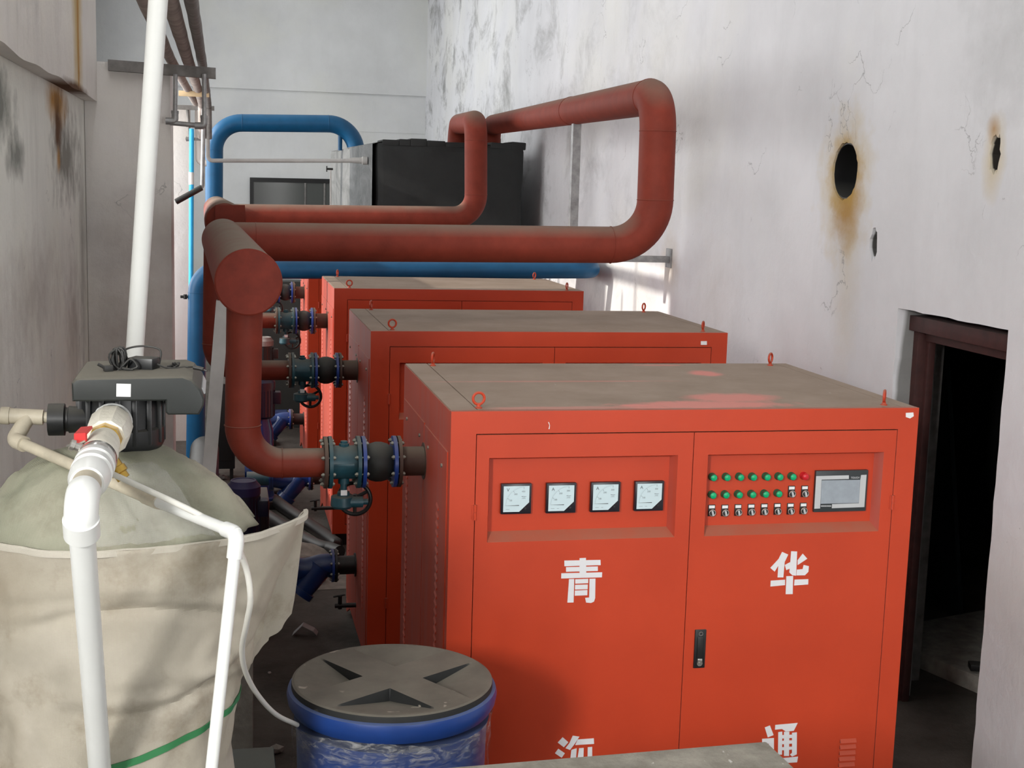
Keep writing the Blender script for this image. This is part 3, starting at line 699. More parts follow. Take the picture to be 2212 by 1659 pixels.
# touch screen
O4, S4 = (1500, 980), 5.53
q4 = lambda x, y, yy: P(O4[0]+x/S4, O4[1]+y/S4, y=yy)
a_, c_ = q4(1425, 700, RY-.014), q4(2080, 195, RY-.014)
b = BM(); box(b, (a_.x, RY-.014, a_.z-.0), (c_.x, RY+.001, c_.z), .002); ts = obj('touch_screen', b, M_bezd, cab1)
yy = RY-.0148
def tsq(name, pts, mt, y=yy, th=.001):
    b = BM(); prism(b, [q4(x, z, y) for x, z in pts], (0, th, 0)); return obj(name, b, mt, ts, smooth=None)
tsq('bezel_strip', [(1455, 268), (1845, 258), (1845, 302), (1520, 311), (1502, 655), (1432, 658)], M_bez)
tsq('bezel_strip', [(1992, 255), (2057, 252), (2030, 638), (1642, 652), (1645, 603), (1966, 592), (1983, 308)], M_bez)
tsq('display', [(1522, 320), (1980, 312), (1966, 588), (1508, 599)], M_scr)
b = BM(); textbm(b, 'TOUCH', .0098, q4(1920, 297, yy-.0005), (1, 0, 0), (0, 0, 1), bold=.0002)
for k in range(9): prism(b, [q4(1512+k*14, 617, yy-.0005), q4(1521+k*14, 617, yy-.0005), q4(1521+k*14, 634, yy-.0005), q4(1512+k*14, 634, yy-.0005)], (0, .0004, 0))
obj('screen_print', b, M_bez, ts, smooth=None)

# ------------------------------------------------------------------ valves and rubber joints on the outlets
def disc(bm, x, r, th, c, seg=40, hub=.06): lathe(bm, (x, c[1], c[2]), (-1, 0, 0), [(0, hub), (0, r), (th, r), (th, hub)], seg)
def bolts(par, x0, x1, c, R, n=8, ph=.39):
    for k in range(n):
        a = ph+2*pi*k/n; yy, zz = c[1]+R*cos(a), c[2]+R*sin(a)
        b = BM(); tube(b, [(x0+.011, yy, zz), (x1-.012, yy, zz)], .0042, 8)
        hexbolt(b, (x0, yy, zz), (1, 0, 0), .0085, .008); hexbolt(b, (x1, yy, zz), (-1, 0, 0), .0085, .008)
        obj('flange_bolt', b, M_bolt, par)
def joint(c, lab):
    t = thing('rubber_joint', c, lab, 'pipe joint', 'rubber joints at the boiler outlets')
    X = c[0]
    b = BM(); lathe(b, (X-.128, c[1], c[2]), (-1, 0, 0), [(0, .058), (.008, .062), (.022, .072), (.045, .0785), (.068, .079), (.09, .073), (.105, .062), (.113, .058)], 40); obj('rubber_bellows', b, M_rub, t)
    for x_ in (X-.116, X-.238):
        b = BM(); disc(b, x_, .102, .014, c); obj('blue_flange', b, M_bfl, t)
    b = BM(); disc(b, X-.098, .102, .013, c); obj('counter_flange', b, M_brf, t)
    bolts(t, X-.098, X-.130, c, .086)
    return t
def valve(c, lab, flip=1):
    t = thing('butterfly_valve', c, lab, 'valve', 'gear-operated valves at the boiler outlets')
    X = c[0]
    b = BM(); lathe(b, (X-.272, c[1], c[2]), (-1, 0, 0), [(0, .06), (.0, .068), (.012, .066), (.088, .066), (.10, .068)], 40)
    box(b, (X-.365, c[1]-.067, c[2]-.006), (X-.285, c[1]-.055, c[2]+.006), .002)
    lathe(b, (X-.320, c[1], c[2]+.055), (0, 0, 1), [(0, .020), (.020, .020), (.021, .014), (.030, .014)], 8)
    obj('valve_body', b, M_teal, t)
    for x_ in (X-.258, X-.368):
        b = BM(); disc(b, x_, .103, .014, c); obj('valve_flange', b, M_teal, t)
    b = BM(); disc(b, X-.386, .102, .014, c); obj('counter_flange', b, M_brf, t)
    bolts(t, X-.238, X-.272, c, .086); bolts(t, X-.368, X-.402, c, .086)
    b = BM(); lathe(b, (X-.320, c[1], c[2]-.055), (0, 0, -1), [(0, .022), (.03, .022), (.032, .013), (.062, .013), (.064, .024), (.078, .024)], 20); obj('valve_stem', b, M_teal, t)
    b = BM(); box(b, (X-.333, c[1]-.0255, c[2]-.128), (X-.308, c[1]-.0225, c[2]-.107)); obj('white_tag', b, M_lbl, t)
    b = BM(); lathe(b, (X-.325, c[1], c[2]-.133), (0, 0, -1), [(0, .030), (.004, .044), (.040, .046), (.050, .036)], 28)
    lathe(b, (X-.30, c[1]-.012, c[2]-.158), (1, 0, 0), [(0, .022), (.055, .022), (.056, .012), (.075, .012)], 20)
    gb = obj('gearbox', b, M_teal, t)
    wc = V((X-.272, c[1]+.045, c[2]-.158)); ax = V((.25, 1, 0)).normalized()
    b = BM(); torus(b, wc, ax, .064, .0085, 44, 12); lathe(b, wc-ax*.012, ax, [(0, .016), (.03, .016)], 16)
    for k in range(3):
        a = .5+2*pi*k/3; u, v_ = frame_of(ax); tube(b, [wc+ax*.004, wc+(u*cos(a)+v_*sin(a))*.06], [.009, .007], 10)
    obj('handwheel', b, M_blk, gb)
    return t
for (cx_, vy, where) in ((0, VY1, 'nearest cabinet'), (-.012, VY2, 'second cabinet'), (.022, VY3, 'third cabinet'), (0, VY4, 'farthest cabinet')):
    if vy == VY1:
        j0 = joint((cx_, vy, VZ), 'black rubber joint with blue flanges beside the nearest cabinet'); v0 = valve((cx_, vy, VZ), 'teal butterfly valve with black handwheel beside the nearest cabinet')
    else:
        for src, nm in ((j0, 'black rubber joint with blue flanges beside the '+where), (v0, 'teal butterfly valve with black handwheel beside the '+where)):
            q = copy_tree(src, None, (cx_, vy-VY1, 0)); q['label'] = nm; WL[q.name] = V(q.location)

# ------------------------------------------------------------------ red pipework
def weld(par, p, ax, r, mt=None, name='weld_seam'):
    b = BM(); torus(b, p, ax, r, .0026, 36, 6); return obj(name, b, mt or M_redp, par)
H0 = P(537, 610, y=.46); H1 = V((-.775, 3.42, 2.375))
hd = thing('supply_header', (H0.x, H0.y, H0.z-.1225), 'thick dusty dark red header pipe whose round end cap faces the viewer', 'pipe')
hdir = (H1-H0).normalized()
b = BM(); tube(b, [H0, H1], .1225, 64); obj('header_pipe', b, M_redp, hd)
b = BM(); lathe(b, H0-hdir*.004, hdir, [(0, .118), (.004, .1235), (.009, .1245)], 64, cap=True); obj('end_cap', b, mat('red_oxide_cap', (.17, .024, .013), .65, spec=.25, var=.2, vs=14, bmp=.06, bs=60), hd)
def riser(par, vy, X, cx_, r=.068, rh=.057):
    zt = H0.lerp(H1, (vy-H0.y)/(H1.y-H0.y))
    p0 = V((zt.x-.0 if X is None else X, vy, zt.z-.02)); p1 = V((p0.x-.012, vy, VZ)); p2 = V((cx_-.398, vy, VZ))
    pts = path([p0, p1, p2], .15, 14)
    n = len(pts); rs = [r]+[r]*1+[r-(r-rh)*min(1, i/13) for i in range(14)]+[rh]*2
    rs = (rs+[rh]*n)[:n]
    b = BM(); tube(b, pts, rs, 40); o = obj('branch_riser', b, M_redp, par)
    weld(o, pts[1], (0, 0, 1), r+.001); weld(o, pts[-2], (1, 0, 0), rh+.001)
riser(hd, VY1, -.700, 0); riser(hd, VY2, -.815, -.012)
# near loop: from the header across, up and back towards the black tank
lp = thing('red_loop_pipe', (1.776, 3.15, 2.29), 'large dull red pipe crossing above the second cabinet, rising at right and running back', 'pipe')
A0 = V((-.735, 3.15, 2.379)); A1 = V((1.752, 3.15, 2.404)); A2 = V((1.745, 3.15, 3.285)); A3 = P(1062, 270, y=10.5); A4 = A3+V((0, .03, -.32))
pts = path([A0, A1, A2, A3, A4], [.27, .21, .17], 16)
n = len(pts)
b = BM(); tube(b, pts, .1085, 56); obj('pipe_run', b, M_redl, lp)
for p, ax in ((pts[1], A1-A0), (pts[17], A2-A1), (pts[18], A2-A1), (pts[34], A3-A2), (A0+V((.14, 0, 0)), A1-A0), (A2.lerp(A3, .36), A3-A2)):
    weld(lp, p, ax, .1095, M_redl)
# far loop
h2 = thing('rear_header', (-.70, 3.6, 2.27), 'second dark red header just behind the near one, sunlit at its left', 'pipe')
G0 = P(486, 479, y=3.75); G1 = P(468, 452, y=8.6)
g0 = (G1-G0).normalized()
b = BM(); tube(b, [G0-g0*.05, G0-g0*.035, G0, G1], [.085, .112, .122, .122], 56); obj('header_pipe', b, M_redp, h2)
pc = [P(*p, y=G0.y-.07) for p in ((465, 443), (529, 443), (532, 487), (465, 487))]
b = BM(); prism(b, pc, (0, .012, 0)); obj('shadow_plate', b, M_redp, h2, smooth=None)  # plate added in the shape of a rectangular shadow on the header end
for vy, cx_ in ((VY3, .022), (VY4, 0)):
    zt = G0.lerp(G1, (vy-G0.y)/(G1.y-G0.y)); pts = path([(zt.x+.02, vy, zt.z), (zt.x+.02, vy, VZ), (cx_-.398, vy, VZ)], .15, 12)
    b = BM(); tube(b, pts, .060, 32); obj('branch_riser', b, M_redp, h2)
l2 = thing('far_red_loop_pipe', (1.6, 8.2, 2.3), 'smaller-looking red pipe rising in front of the black tank and hooking over its top', 'pipe')
B0 = P(500, 466, y=8.2); B1 = P(1028, 471, y=8.2); B2 = P(1028, 263, y=8.2); B3 = P(990, 268, y=10.5); B4 = B3+V((-.01, .05, -.40))
pts = path([B0, B1, B2, B3, B4], [.22, .18, .18], 14)
b = BM(); tube(b, pts, .1085, 48); obj('pipe_run', b, M_redl, l2)
for p, ax in ((pts[15], B2-B1), (pts[16], B2-B1)): weld(l2, p, ax, .1095, M_redl)

# ------------------------------------------------------------------ blue pipework
def bluerun(name, pts, r, br, lab, welds=()):
    t = thing(name, V(pts[0])-V((0, 0, r)), lab, 'pipe')
    q = path(pts, br, 14); b = BM(); tube(b, q, r, 40); obj('pipe_run', b, M_blue, t)
    for i, ax in welds: weld(t, q[i], ax, r+.001, M_blue)
    return t
lowx = P(425, 900, y=7.2).x
bluerun('blue_cross_pipe', [(lowx-.02, 7.2, 0.0), P(427, 583, y=7.2), P(1285, 583, y=7.2), P(1285, 583, y=7.2)+V((0, 1.2, 0))], .0785, [.2, .14], 'long blue pipe running level above the third cabinet, with its riser at left', ((1, (0, 0, 1)),))
t1 = bluerun('blue_tank_pipe', [P(462, 560, y=13.5), P(463, 265, y=13.5), P(770, 268, y=13.5), P(770, 268, y=13.5)+V((0, 0, -.36))], .113, .36, 'blue pipe arching up at the back and into the top of the black tank', ((1, (0, 0, 1)), (15, (1, 0, 0)), (16, (1, 0, 0))))
b = BM(); p = P(735, 285, y=13.5); tube(b, [p, p+V((0, 0, -.24))], .028, 16); obj('bypass_stub', b, M_blue, t1)

# ------------------------------------------------------------------ black insulated tank
TX0, TX1, TY0, TY1 = .805, 2.45, 9.9, 15.5; TZ0, TZ1 = 1.55, 3.14
tk = thing('insulated_tank', (1.6, 12.7, TZ0-1.55), 'big black insulated tank with a grey left side in the back right corner', 'tank')
b = BM(); box(b, (TX0+.03, TY0, TZ0), (TX1, TY1, TZ1), .07)
bmesh.ops.subdivide_edges(b, edges=b.edges[:], cuts=5, use_grid_fill=True)
for v_ in b.verts:
    v_.co += V((mnoise.noise(v_.co*2.1), mnoise.noise(v_.co*2.3+V((5, 0, 0))), mnoise.noise(v_.co*1.9+V((0, 7, 0)))))*.035
obj('tank_body', b, M_ins, tk)
random.seed(11)
b = BM(); n = 14
cl = [(TX0+.0, TY0+.02+(TY1-TY0-.1)*i/n) for i in range(n+1)]
top = [b.verts.new((TX0-.012+random.uniform(-.01, .01), y, TZ1-.015+random.uniform(-.02, .015))) for x, y in cl]
bot = [b.verts.new((TX0-.012, y, TZ0+.05)) for x, y in cl]
tin = [b.verts.new((TX0+.09, y, TZ1+.012)) for x, y in cl]
for i in range(n): b.faces.new((top[i], top[i+1], bot[i+1], bot[i])); b.faces.new((tin[i], tin[i+1], top[i+1], top[i]))
e0 = [b.verts.new(p) for p in ((TX0-.012, TY0-.0, TZ1-.02), (TX0-.012, TY0-.0, TZ0+.05), (TX0+.05, TY0-.015, TZ0+.05), (TX0+.05, TY0-.015, TZ1-.02))]
b.faces.new((top[0], bot[0], e0[1], e0[0]))
obj('side_cladding', b, M_insg, tk)
for k, (xx, wd_, hh) in enumerate(((.92, .16, .03), (1.10, .10, .04), (1.22, .16, .05), (1.40, .18, .035), (1.60, .2, .025), (1.82, .2, .03), (2.1, .22, .035), (2.33, .14, .05))):
    b = BM(); box(b, (xx-.02, TY0+.01, TZ1-.03), (xx+wd_, TY0+.5, TZ1+hh), .012, Matrix.Rotation(random.uniform(-.05, .05), 3, 'Y')); obj('insulation_flap', b, M_ins, tk)
for xx, yy_ in ((TX0+.1, TY0+.1), (TX1-.15, TY0+.1), (TX0+.1, TY1-.2), (TX1-.15, TY1-.2)):
    b = BM(); box(b, (xx, yy_, 0), (xx+.1, yy_+.1, TZ0+.02)); obj('leg', b, M_blk, tk)
p = P(1068, 292, y=10.5); b = BM(); lathe(b, (A4.x, A4.y, TZ1-.02), (0, 0, 1), [(0, .16), (.05, .16), (.05, .115), (.12, .115)], 28); obj('top_nozzle', b, M_ins, tk)

# white overflow line into the tank side
t = thing('white_feed_pipe', P(445, 347, y=10.4), 'thin white pipe running level across the blue riser into the tank side', 'pipe')
a0, a1 = P(446, 347, y=10.4), P(786, 347, y=10.4); a1.x = TX0-.015
b = BM(); tube(b, path([P(449, 235, y=10.4), P(449, 347, y=10.4), a1], .05, 6), .022, 20); obj('pipe_run', b, M_post, t)
b = BM(); lathe(b, a1, (-1, 0, 0), [(0, .045), (.05, .045), (.06, .034), (.16, .030), (.20, .022)], 24); obj('inlet_reducer', b, M_post, t)
t = thing('air_vent_tap', P(714, 440, y=9.8), 'small black tap on a thin white rod left of the tank', 'tap')
b = BM(); tube(b, [P(714, 480, y=9.8), P(714, 368, y=9.8)], .008, 10); obj('rod', b, M_post, t)
b = BM(); c = P(713, 365, y=9.8); tube(b, [c+V((-.04, 0, 0)), c+V((.03, 0, 0))], .012, 10); tube(b, [c+V((-.035, 0, -.03)), c+V((-.035, 0, .03))], .007, 8); obj('tap_body', b, M_blk, t)

# supports
b = BM(); p0 = P(482, 662, y=1.95); p1 = P(456, 975, y=1.95); d = (p1-p0); p2 = p0+d*(p0.z/-d.z)*1.0
CP = [(-.032, .022), (-.032, -.022), (.032, -.022), (.032, .022), (.026, .022), (.026, -.016), (-.026, -.016), (-.026, .022)]
prism(b, [(x, y, 0) for x, y in CP], (0, 0, 1))
zz = p0.z
for v_ in b.verts:
    f_ = v_.co.z; q = p2.lerp(p0+V((0, 0, .03)), f_); v_.co = V((v_.co.x+q.x, v_.co.y+q.y, q.z))
tag(obj('support_post', b, M_post, smooth=None), 'silver channel post propping the dark red header', 'post')
T_ = 0
best = min(((abs((lambda q: (1106+F*(q-CAM).dot(RT)/(q-CAM).dot(fw)))(A2.lerp(A3, k/200))-1247), k) for k in range(200)))[1]
q = A2.lerp(A3, best/200)
b = BM(); zb2 = 2.21
prism(b, [(q.x+x, q.y+y*1.3, zb2) for x, y in CP], (0, 0, q.z-.105-zb2))
box(b, (q.x-.035, q.y-.031, zb2-.05), (XW-.013, q.y+.031, zb2)); box(b, (XW-.013, q.y-.06, zb2-.09), (XW-.001, q.y+.06, zb2+.06))
tag(obj('support_post', b, M_gal, smooth=None), 'bright galvanised upright holding up the top run of the large red pipe', 'post')

# ------------------------------------------------------------------ overhead pipes, brackets, left riser cluster
b = BM(); a0, a1 = P(233, 140, y=3.93), P(466, 158, y=3.93)
z0 = a0.z; 
for (dz0, dz1, dy0, dy1) in ((-.032, .032, 0, .006), (-.032, -.026, .006, .065)):
    vs = [(a0.x, 3.93+dy0, a0.z+dz0), (a1.x, 3.93+dy0, a1.z+dz0), (a1.x, 3.93+dy0, a1.z+dz1), (a0.x, 3.93+dy0, a0.z+dz1)]
    prism(b, vs, (0, dy1-dy0, 0))
tag(obj('angle_bracket', b, M_dst, smooth=None), 'near steel angle bracket carrying the overhead pipes, at top left', 'bracket')
b = BM(); a2, a3 = P(366, 231, y=9.35), P(463, 234, y=9.35)
prism(b, [(a2.x-.3, 9.35, a2.z-.022), (a3.x, 9.35, a3.z-.022), (a3.x, 9.35, a3.z+.022), (a2.x-.3, 9.35, a2.z+.022)], (0, .04, 0))
tag(obj('angle_bracket', b, M_dst, smooth=None), 'farther and lower-looking angle bracket behind the hanging pipe frame', 'bracket')
zb = max(a0.z, a1.z)+.034
for (px, r, nm, dx2, mt) in ((368, .031, 'left one of the overhead lagged pipes, partly behind the tall white pipe', .02, M_lag), (405, .036, 'middle one of the three overhead lagged pipes', .02, M_lag), (436, .029, 'right one of the three overhead lagged pipes', .0, M_dst)):
    x = P(px, 150, y=4.1).x
    pts = [(x-.01, -6.5, zb+r), (x, 4.1, zb+r), (x+dx2, 7.6, zb+r-.005), (x+dx2, 8.7, zb+r-.02), (x+dx2, 9.1, 3.38+r), (x+dx2, 9.25, 3.1)] if px != 368 else [(x-.01, -6.5, zb+r), (x, 4.1, zb+r), (x+dx2+.04, 9.36, 3.41+r), (x+dx2+.04, 11.5, 3.41+r)]
    pts = path(pts, .05, 4); nn = [pts[0]]
    for i in range(1, len(pts)):
        L = (pts[i]-pts[i-1]).length; k = max(1, int(L/.08))
        nn += [pts[i-1].lerp(pts[i], j/k) for j in range(1, k+1)]
    rs = [r*(1+.10*mnoise.noise(V((p_.y*2.2, px, 0)))) for p_ in nn]
    b = BM(); tube(b, nn, rs, 20); tag(obj('overhead_pipe', b, mt), nm, 'pipe', 'overhead pipes along the left wall')
# hanging pipe frame under the near bracket
Y = 3.915
f = [P(379, 160, y=Y), P(378, 262, y=Y), P(441, 272, y=Y), P(441, 160, y=Y)]
hf = thing('hanging_pipe_frame', f[1], 'thin galvanised pipe frame hanging below the near bracket', 'pipe')
for a_, c_ in ((f[0], f[1]), (f[3], f[2])):
    b = BM(); tube(b, [a_, c_], .0135, 16); obj('drop_pipe', b, M_gal, hf)
b = BM(); tube(b, [f[1]+V((-.03, 0, -.01)), f[2]], .0145, 16); obj('cross_pipe', b, M_gal, hf)
for c in (f[1], f[2]):
    b = BM(); tube(b, path([c+V((0, 0, .06)), c, c+V((-.055, 0, 0))], .018, 6), .021, 16); lathe(b, c+V((0, 0, .045)), (0, 0, 1), [(0, .023), (.018, .023)], 16); obj('elbow', b, M_gal, hf)
# galvanised riser with a bent open end
Y = 6.5
b = BM(); tube(b, path([P(440, 235, y=Y), P(437, 404, y=Y), P(379, 436, y=Y)], .03, 6), .0165, 18)
tag(obj('drain_pipe', b, M_gal), 'galvanised pipe dropping beside the blue riser and kinked left at its end', 'pipe')
b = BM(); p0, p1 = P(436, 405, y=Y-.01), P(380, 436, y=Y-.01); tube(b, [p0, p1], .024, 18, cap=False); tube(b, [p1, p0], .019, 18, cap=False)
tag(obj('pipe_offcut', b, M_blk), 'dark open pipe stub slanting down to the left beside the cyan pipe', 'pipe')
Y = 9.2
cp = thing('blue_plastic_pipe', P(413, 560, y=Y), 'slim bright blue vertical pipe next to the grey pier edge', 'pipe')
b = BM(); tube(b, [P(414, 278, y=Y), P(411, 980, y=Y)], .0235, 20); obj('pipe_run', b, mat('cyan_plastic', (.03, .42, .80), .3), cp)
b = BM(); lathe(b, P(413, 372, y=Y), (0, 0, -1), [(0, .026), (.12, .026)], 20); obj('white_sleeve', b, M_pvc, cp)
Y = 9.375
g = thing('gauge_branch', P(408, 300, y=Y), 'small grey tee and short branch on a thin vertical pipe', 'pipe')
b = BM(); tube(b, [P(405, 236, y=Y), P(409, 298, y=Y)], .016, 14); tube(b, [P(401, 300, y=Y), P(440, 301, y=Y)], .014, 14); obj('thin_pipe', b, M_dst, g)
b = BM(); tube(b, [P(402, 300, y=Y), P(418, 300, y=Y)], .024, 14); lathe(b, P(409, 296, y=Y), (0, 0, 1), [(0, .024), (.06, .022)], 14); obj('tee', b, M_dst, g)
b = BM(); tube(b, [P(403, 270, y=Y), P(421, 272, y=Y)], .02, 12); obj('clamp', b, M_dst, g)
b = BM(); Y = 9.6; tube(b, path([P(428, 238, y=Y), P(430, 352, y=Y), P(446, 352, y=Y)], .05, 5), .034, 20)
tag(obj('grey_conduit', b, M_pier), 'pale grey conduit behind the galvanised drain pipe', 'conduit')
b = BM(); bb = P(424, 203, y=7.0); box(b, (P(386, 200, y=7).x, 6.98, bb.z-.022), (P(452, 200, y=7).x, 7.02, bb.z+.022), .003)
tag(obj('wooden_bearer', b, mat('pale_wood', (.62, .47, .28), .7, var=.15)), 'pale sunlit bearer across the pipes between the two brackets', 'bearer')
# tap seen at the left edge of the blue riser
b = BM(); c = P(400, 641, y=7.2); tube(b, [c+V((-.04, 0, 0)), c+V((.09, 0, .0))], .012, 12); tube(b, [c+V((0, 0, -.02)), c+V((0, 0, .02))], .016, 12)
tag(obj('drain_tap', b, M_blk), 'small dark tap sticking out left of the blue riser', 'tap')
# tall white pipe in front of the pier
b = BM(); w0, w1 = P(341.5, 0, d=3.55), P(291, 760, d=3.9); dd = (w0-w1)
tube(b, [w1-dd*.25, w0+dd*2.2], .0255, 32); tag(obj('tall_white_pipe', b, M_pvc), 'tall slightly leaning white pipe rising behind the softener head', 'pipe')

# ------------------------------------------------------------------ water softener vessel
AX = V((-1.066, -1.2, 0)); RZ = 1.905
vs = thing('softener_vessel', (AX.x, AX.y, 0), 'large beige wrapped softener vessel with a green strap at left', 'water softener')
b = BM(); lathe(b, (AX.x, AX.y, .02), (0, 0, 1), [(0, .27), (.03, .292), (1.5, .292), (1.72, .285), (1.85, .25), (1.95, .19), (2.02, .12), (2.065, .07)], 64); obj('vessel_shell', b, M_frp, vs)
def wrap_r(a, z):
    """outer radius of the sacking; a = angle, 0 = right (+x), -pi/2 = towards the viewer"""
    f = max(0, min(1, (z-1.40)/(RZ-1.40)))
    aw = (a+pi) % (2*pi)-pi
    fl = max(0, (aw+.75)/.77)**1.6 if aw <= .02 else max(0, 1-(aw-.02)/.45)
    right = max(0, cos(a+.04))**2.2
    r = .300+.030*f+.105*right*f**.85+.055*fl*f**1.5
    r += .012*mnoise.noise(V((a*2.2, z*5.5+a, 1)))+.007*mnoise.noise(V((a*5, z*13-a*2, 4)))
    # diagonal creases
    for c0, sl_, am in ((1.66, .10, .016), (1.58, -.08, .012), (1.50, .06, .009), (1.74, .05, .008)):
        d = z-(c0+sl_*sin(a*1.4+1)); r -= am*math.exp(-(d/.016)**2)*(.5+.5*sin(a*2.3+c0*9)); r += am*.7*math.exp(-((d-.035)/.025)**2)*(.5+.5*sin(a*2.3+c0*9))
    return r
def rimz(a):
    a = (a+pi) % (2*pi)-pi
    if a <= .02: return RZ
    return RZ-.30*min(1, (a-.02)/.16)*(1 if a < 2.7 else max(0, (pi-a)/(pi-2.7)))
NA = 240
b = BM(); zs = [.05+.02*i for i in range(68)]+[1.41+(RZ-1.41)*i/54 for i in range(1, 55)]
rg = []
for z in zs:
    row = []
    for k in range(NA):
        a = 2*pi*k/NA; f = max(0, min(1, (z-1.40)/(RZ-1.40))); 
        r = wrap_r(a, z); zz = z if z <= 1.41 else 1.41+(z-1.41)*(rimz(a)-1.41)/(RZ-1.41)
        row.append(b.verts.new((AX.x+r*cos(a), AX.y+r*sin(a), zz)))
    rg.append(row)
for i in range(len(zs)-1):
    for k in range(NA): b.faces.new((rg[i][k], rg[i][(k+1) % NA], rg[i+1][(k+1) % NA], rg[i+1][k]))
o = obj('outer_sacking', b, M_sack, vs); md = o.modifiers.new('thickness', 'SOLIDIFY'); md.thickness = .004; md.offset = -1
# folded hem round the rim
b = BM(); pr = []
NH = 130
for k in range(NH+1):
    a = -pi+(pi+.02)*k/NH; r = wrap_r(a, RZ)+.001; zz = RZ; c, s_ = cos(a), sin(a)
    pr.append([b.verts.new((AX.x+(r+dr_)*c, AX.y+(r+dr_)*s_, zz+dz)) for dr_, dz in ((.003, -.013), (.004, 0), (0, .003), (-.008, .001), (-.010, -.012))])
for k in range(NH):
    for q in range(4): b.faces.new((pr[k][q], pr[k+1][q], pr[k+1][q+1], pr[k][q+1]))
o = obj('sack_hem', b, M_sacki, vs)
# cover over the dome, crumpled, wide at the right and back
b = BM(); rg = []; NR = 34
def cov(a, t):
    edge = wrap_r(a, RZ)-.014-.075*max(0, cos(a-.05))**6-.075*max(0, cos(a-.75))**2
    rr = .045+(edge-.045)*t
    ze = RZ-.012+.045*max(0, cos(a-.9))**3+.015*max(0, sin(a))
    z = 2.085-(2.085-ze)*(.22*t+.78*t**2.6)
    z += (.034*mnoise.noise(V((cos(a)*t*3.2, sin(a)*t*3.2, 3)))+.020*mnoise.noise(V((cos(a)*t*6, sin(a)*t*6, 1)))+.008*abs(mnoise.noise(V((cos(a)*t*14, sin(a)*t*14, 6)))))*t*(1-t**6)
    z += .014*t*math.sin(a*7+t*5)*max(0, cos(a-.6))
    return rr, z
for i in range(NR+1):
    t = i/NR; row = []
    for k in range(NA):
        a = 2*pi*k/NA; rr, z = cov(a, t)
        if t > .85: rr += .02*mnoise.noise(V((a*6, 2, 0)))*(t-.85)/.15*max(0, cos(a-.4))
        row.append(b.verts.new((AX.x+rr*cos(a), AX.y+rr*sin(a), z)))
    rg.append(row)
for i in range(NR):
    for k in range(NA): b.faces.new((rg[i][k], rg[i][(k+1) % NA], rg[i+1][(k+1) % NA], rg[i+1][k]))
o = obj('dome_cover', b, M_sackt, vs); md = o.modifiers.new('thickness', 'SOLIDIFY'); md.thickness = .003
# loose clear film on the front of the cover
b = BM(); rg = []
for i in range(31):
    t = .42+.55*i/30; row = []
    for k in range(41):
        a = -1.75+.95*k/40+.15*(t-.6); rr, z = cov(a, t); row.append(b.verts.new((AX.x+(rr+.003)*cos(a), AX.y+(rr+.003)*sin(a), z+.008+.007*mnoise.noise(V((a*9, t*12, 8)))+.004*mnoise.noise(V((a*25, t*18, 2))))))
    rg.append(row)
for i in range(30):
    for k in range(40): b.faces.new((rg[i][k], rg[i][k+1], rg[i+1][k+1], rg[i+1][k]))
m_, t_, b_ = nt('clear_crumpled_film'); b_.inputs['Base Color'].default_value = (.8, .8, .78, 1); b_.inputs['Roughness'].default_value = .1; b_.inputs['Alpha'].default_value = .16
obj('clear_film', b, m_, vs)
# green strap
b = BM(); rg = []
for k in range(NA):
    a = 2*pi*k/NA; zc = 1.385+.06*cos(a-.25); row = []
    for dz, dr_ in ((-.009, .0005), (-.009, .003), (.009, .003), (.009, .0005)):
        z = zc+dz; r = wrap_r(a, z)+dr_+.001; row.append(b.verts.new((AX.x+r*cos(a), AX.y+r*sin(a), z)))
    rg.append(row)
for k in range(NA):
    for q in range(3): b.faces.new((rg[k][q], rg[(k+1) % NA][q], rg[(k+1) % NA][q+1], rg[k][q+1]))
obj('green_strap', b, M_strap, vs)
b = BM()
for (x0, y0_, x1, y1_) in ((215, 1065, 290, 1120), (260, 1120, 420, 1140)):
    pass
# control head
hy0, hy1 = -1.32, -1.10
HC = P(265, 930, d=3.38)
L_, R_ = P(155, 845, y=hy0).x, P(442, 850, y=hy0).x; zt = P(200, 817, y=hy0).z; zb_ = P(200, 868, y=hy0).z; zd = P(390, 897, y=hy0).z
xs_ = P(357, 868, y=hy0).x; xr = P(430, 880, y=hy0).x
hd_ = thing('control_head', (HC.x, -1.2, 2.08), 'dark grey control head with a white sticker on top of the softener vessel', 'control valve')
b = BM(); prof = [(L_, zb_), (L_-.001, zt-.012), (L_+.008, zt-.002), (L_+.02, zt), (P(395, 817, y=hy0).x, zt+.004), (P(415, 822, y=hy0).x, zt-.004), (P(434, 842, y=hy0).x, zt-.03), (R_, zb_+.004), (R_-.002, zb_-.012), (xr, zd), (xs_+.006, zd), (xs_, zd+.006), (xs_, zb_)]
hw = (hy1-hy0)+.09
prism(b, [(x, hy0, z) for x, z in prof], (0, hw, 0))
bmesh.ops.recalc_face_normals(b, faces=b.faces[:])
es = [e for e in b.edges if all(abs(v_.co.y-hy0) < 1e-4 for v_ in e.verts) or all(abs(v_.co.y-hy0-hw) < 1e-4 for v_ in e.verts)]
bmesh.ops.bevel(b, geom=es, offset=.010, segments=3, affect='EDGES', profile=.6)
obj('head_housing', b, M_dkg, hd_, smooth=.5)
b = BM(); pa, pb = V((P(434, 842, y=hy0).x+.0015, hy0+.05, zt-.032)), V((R_-.0005, hy0+.05, zb_+.010))
dv = (pb-pa); nv = V((-dv.z, 0, dv.x)).normalized()*.002
prism(b, [pa-nv*2, pb-nv*2, pb+nv, pa+nv], (0, hw-.1, 0)); obj('display_window', b, M_bez, hd_)
sc_ = P(267, 843, y=hy0)
b = BM(); box(b, (sc_.x-.0165, hy0-.0008, sc_.z-.0155), (sc_.x+.0165, hy0+.001, sc_.z+.0155), .0003, Matrix.Rotation(.03, 3, 'Y')); obj('white_sticker', b, M_lbl, hd_)
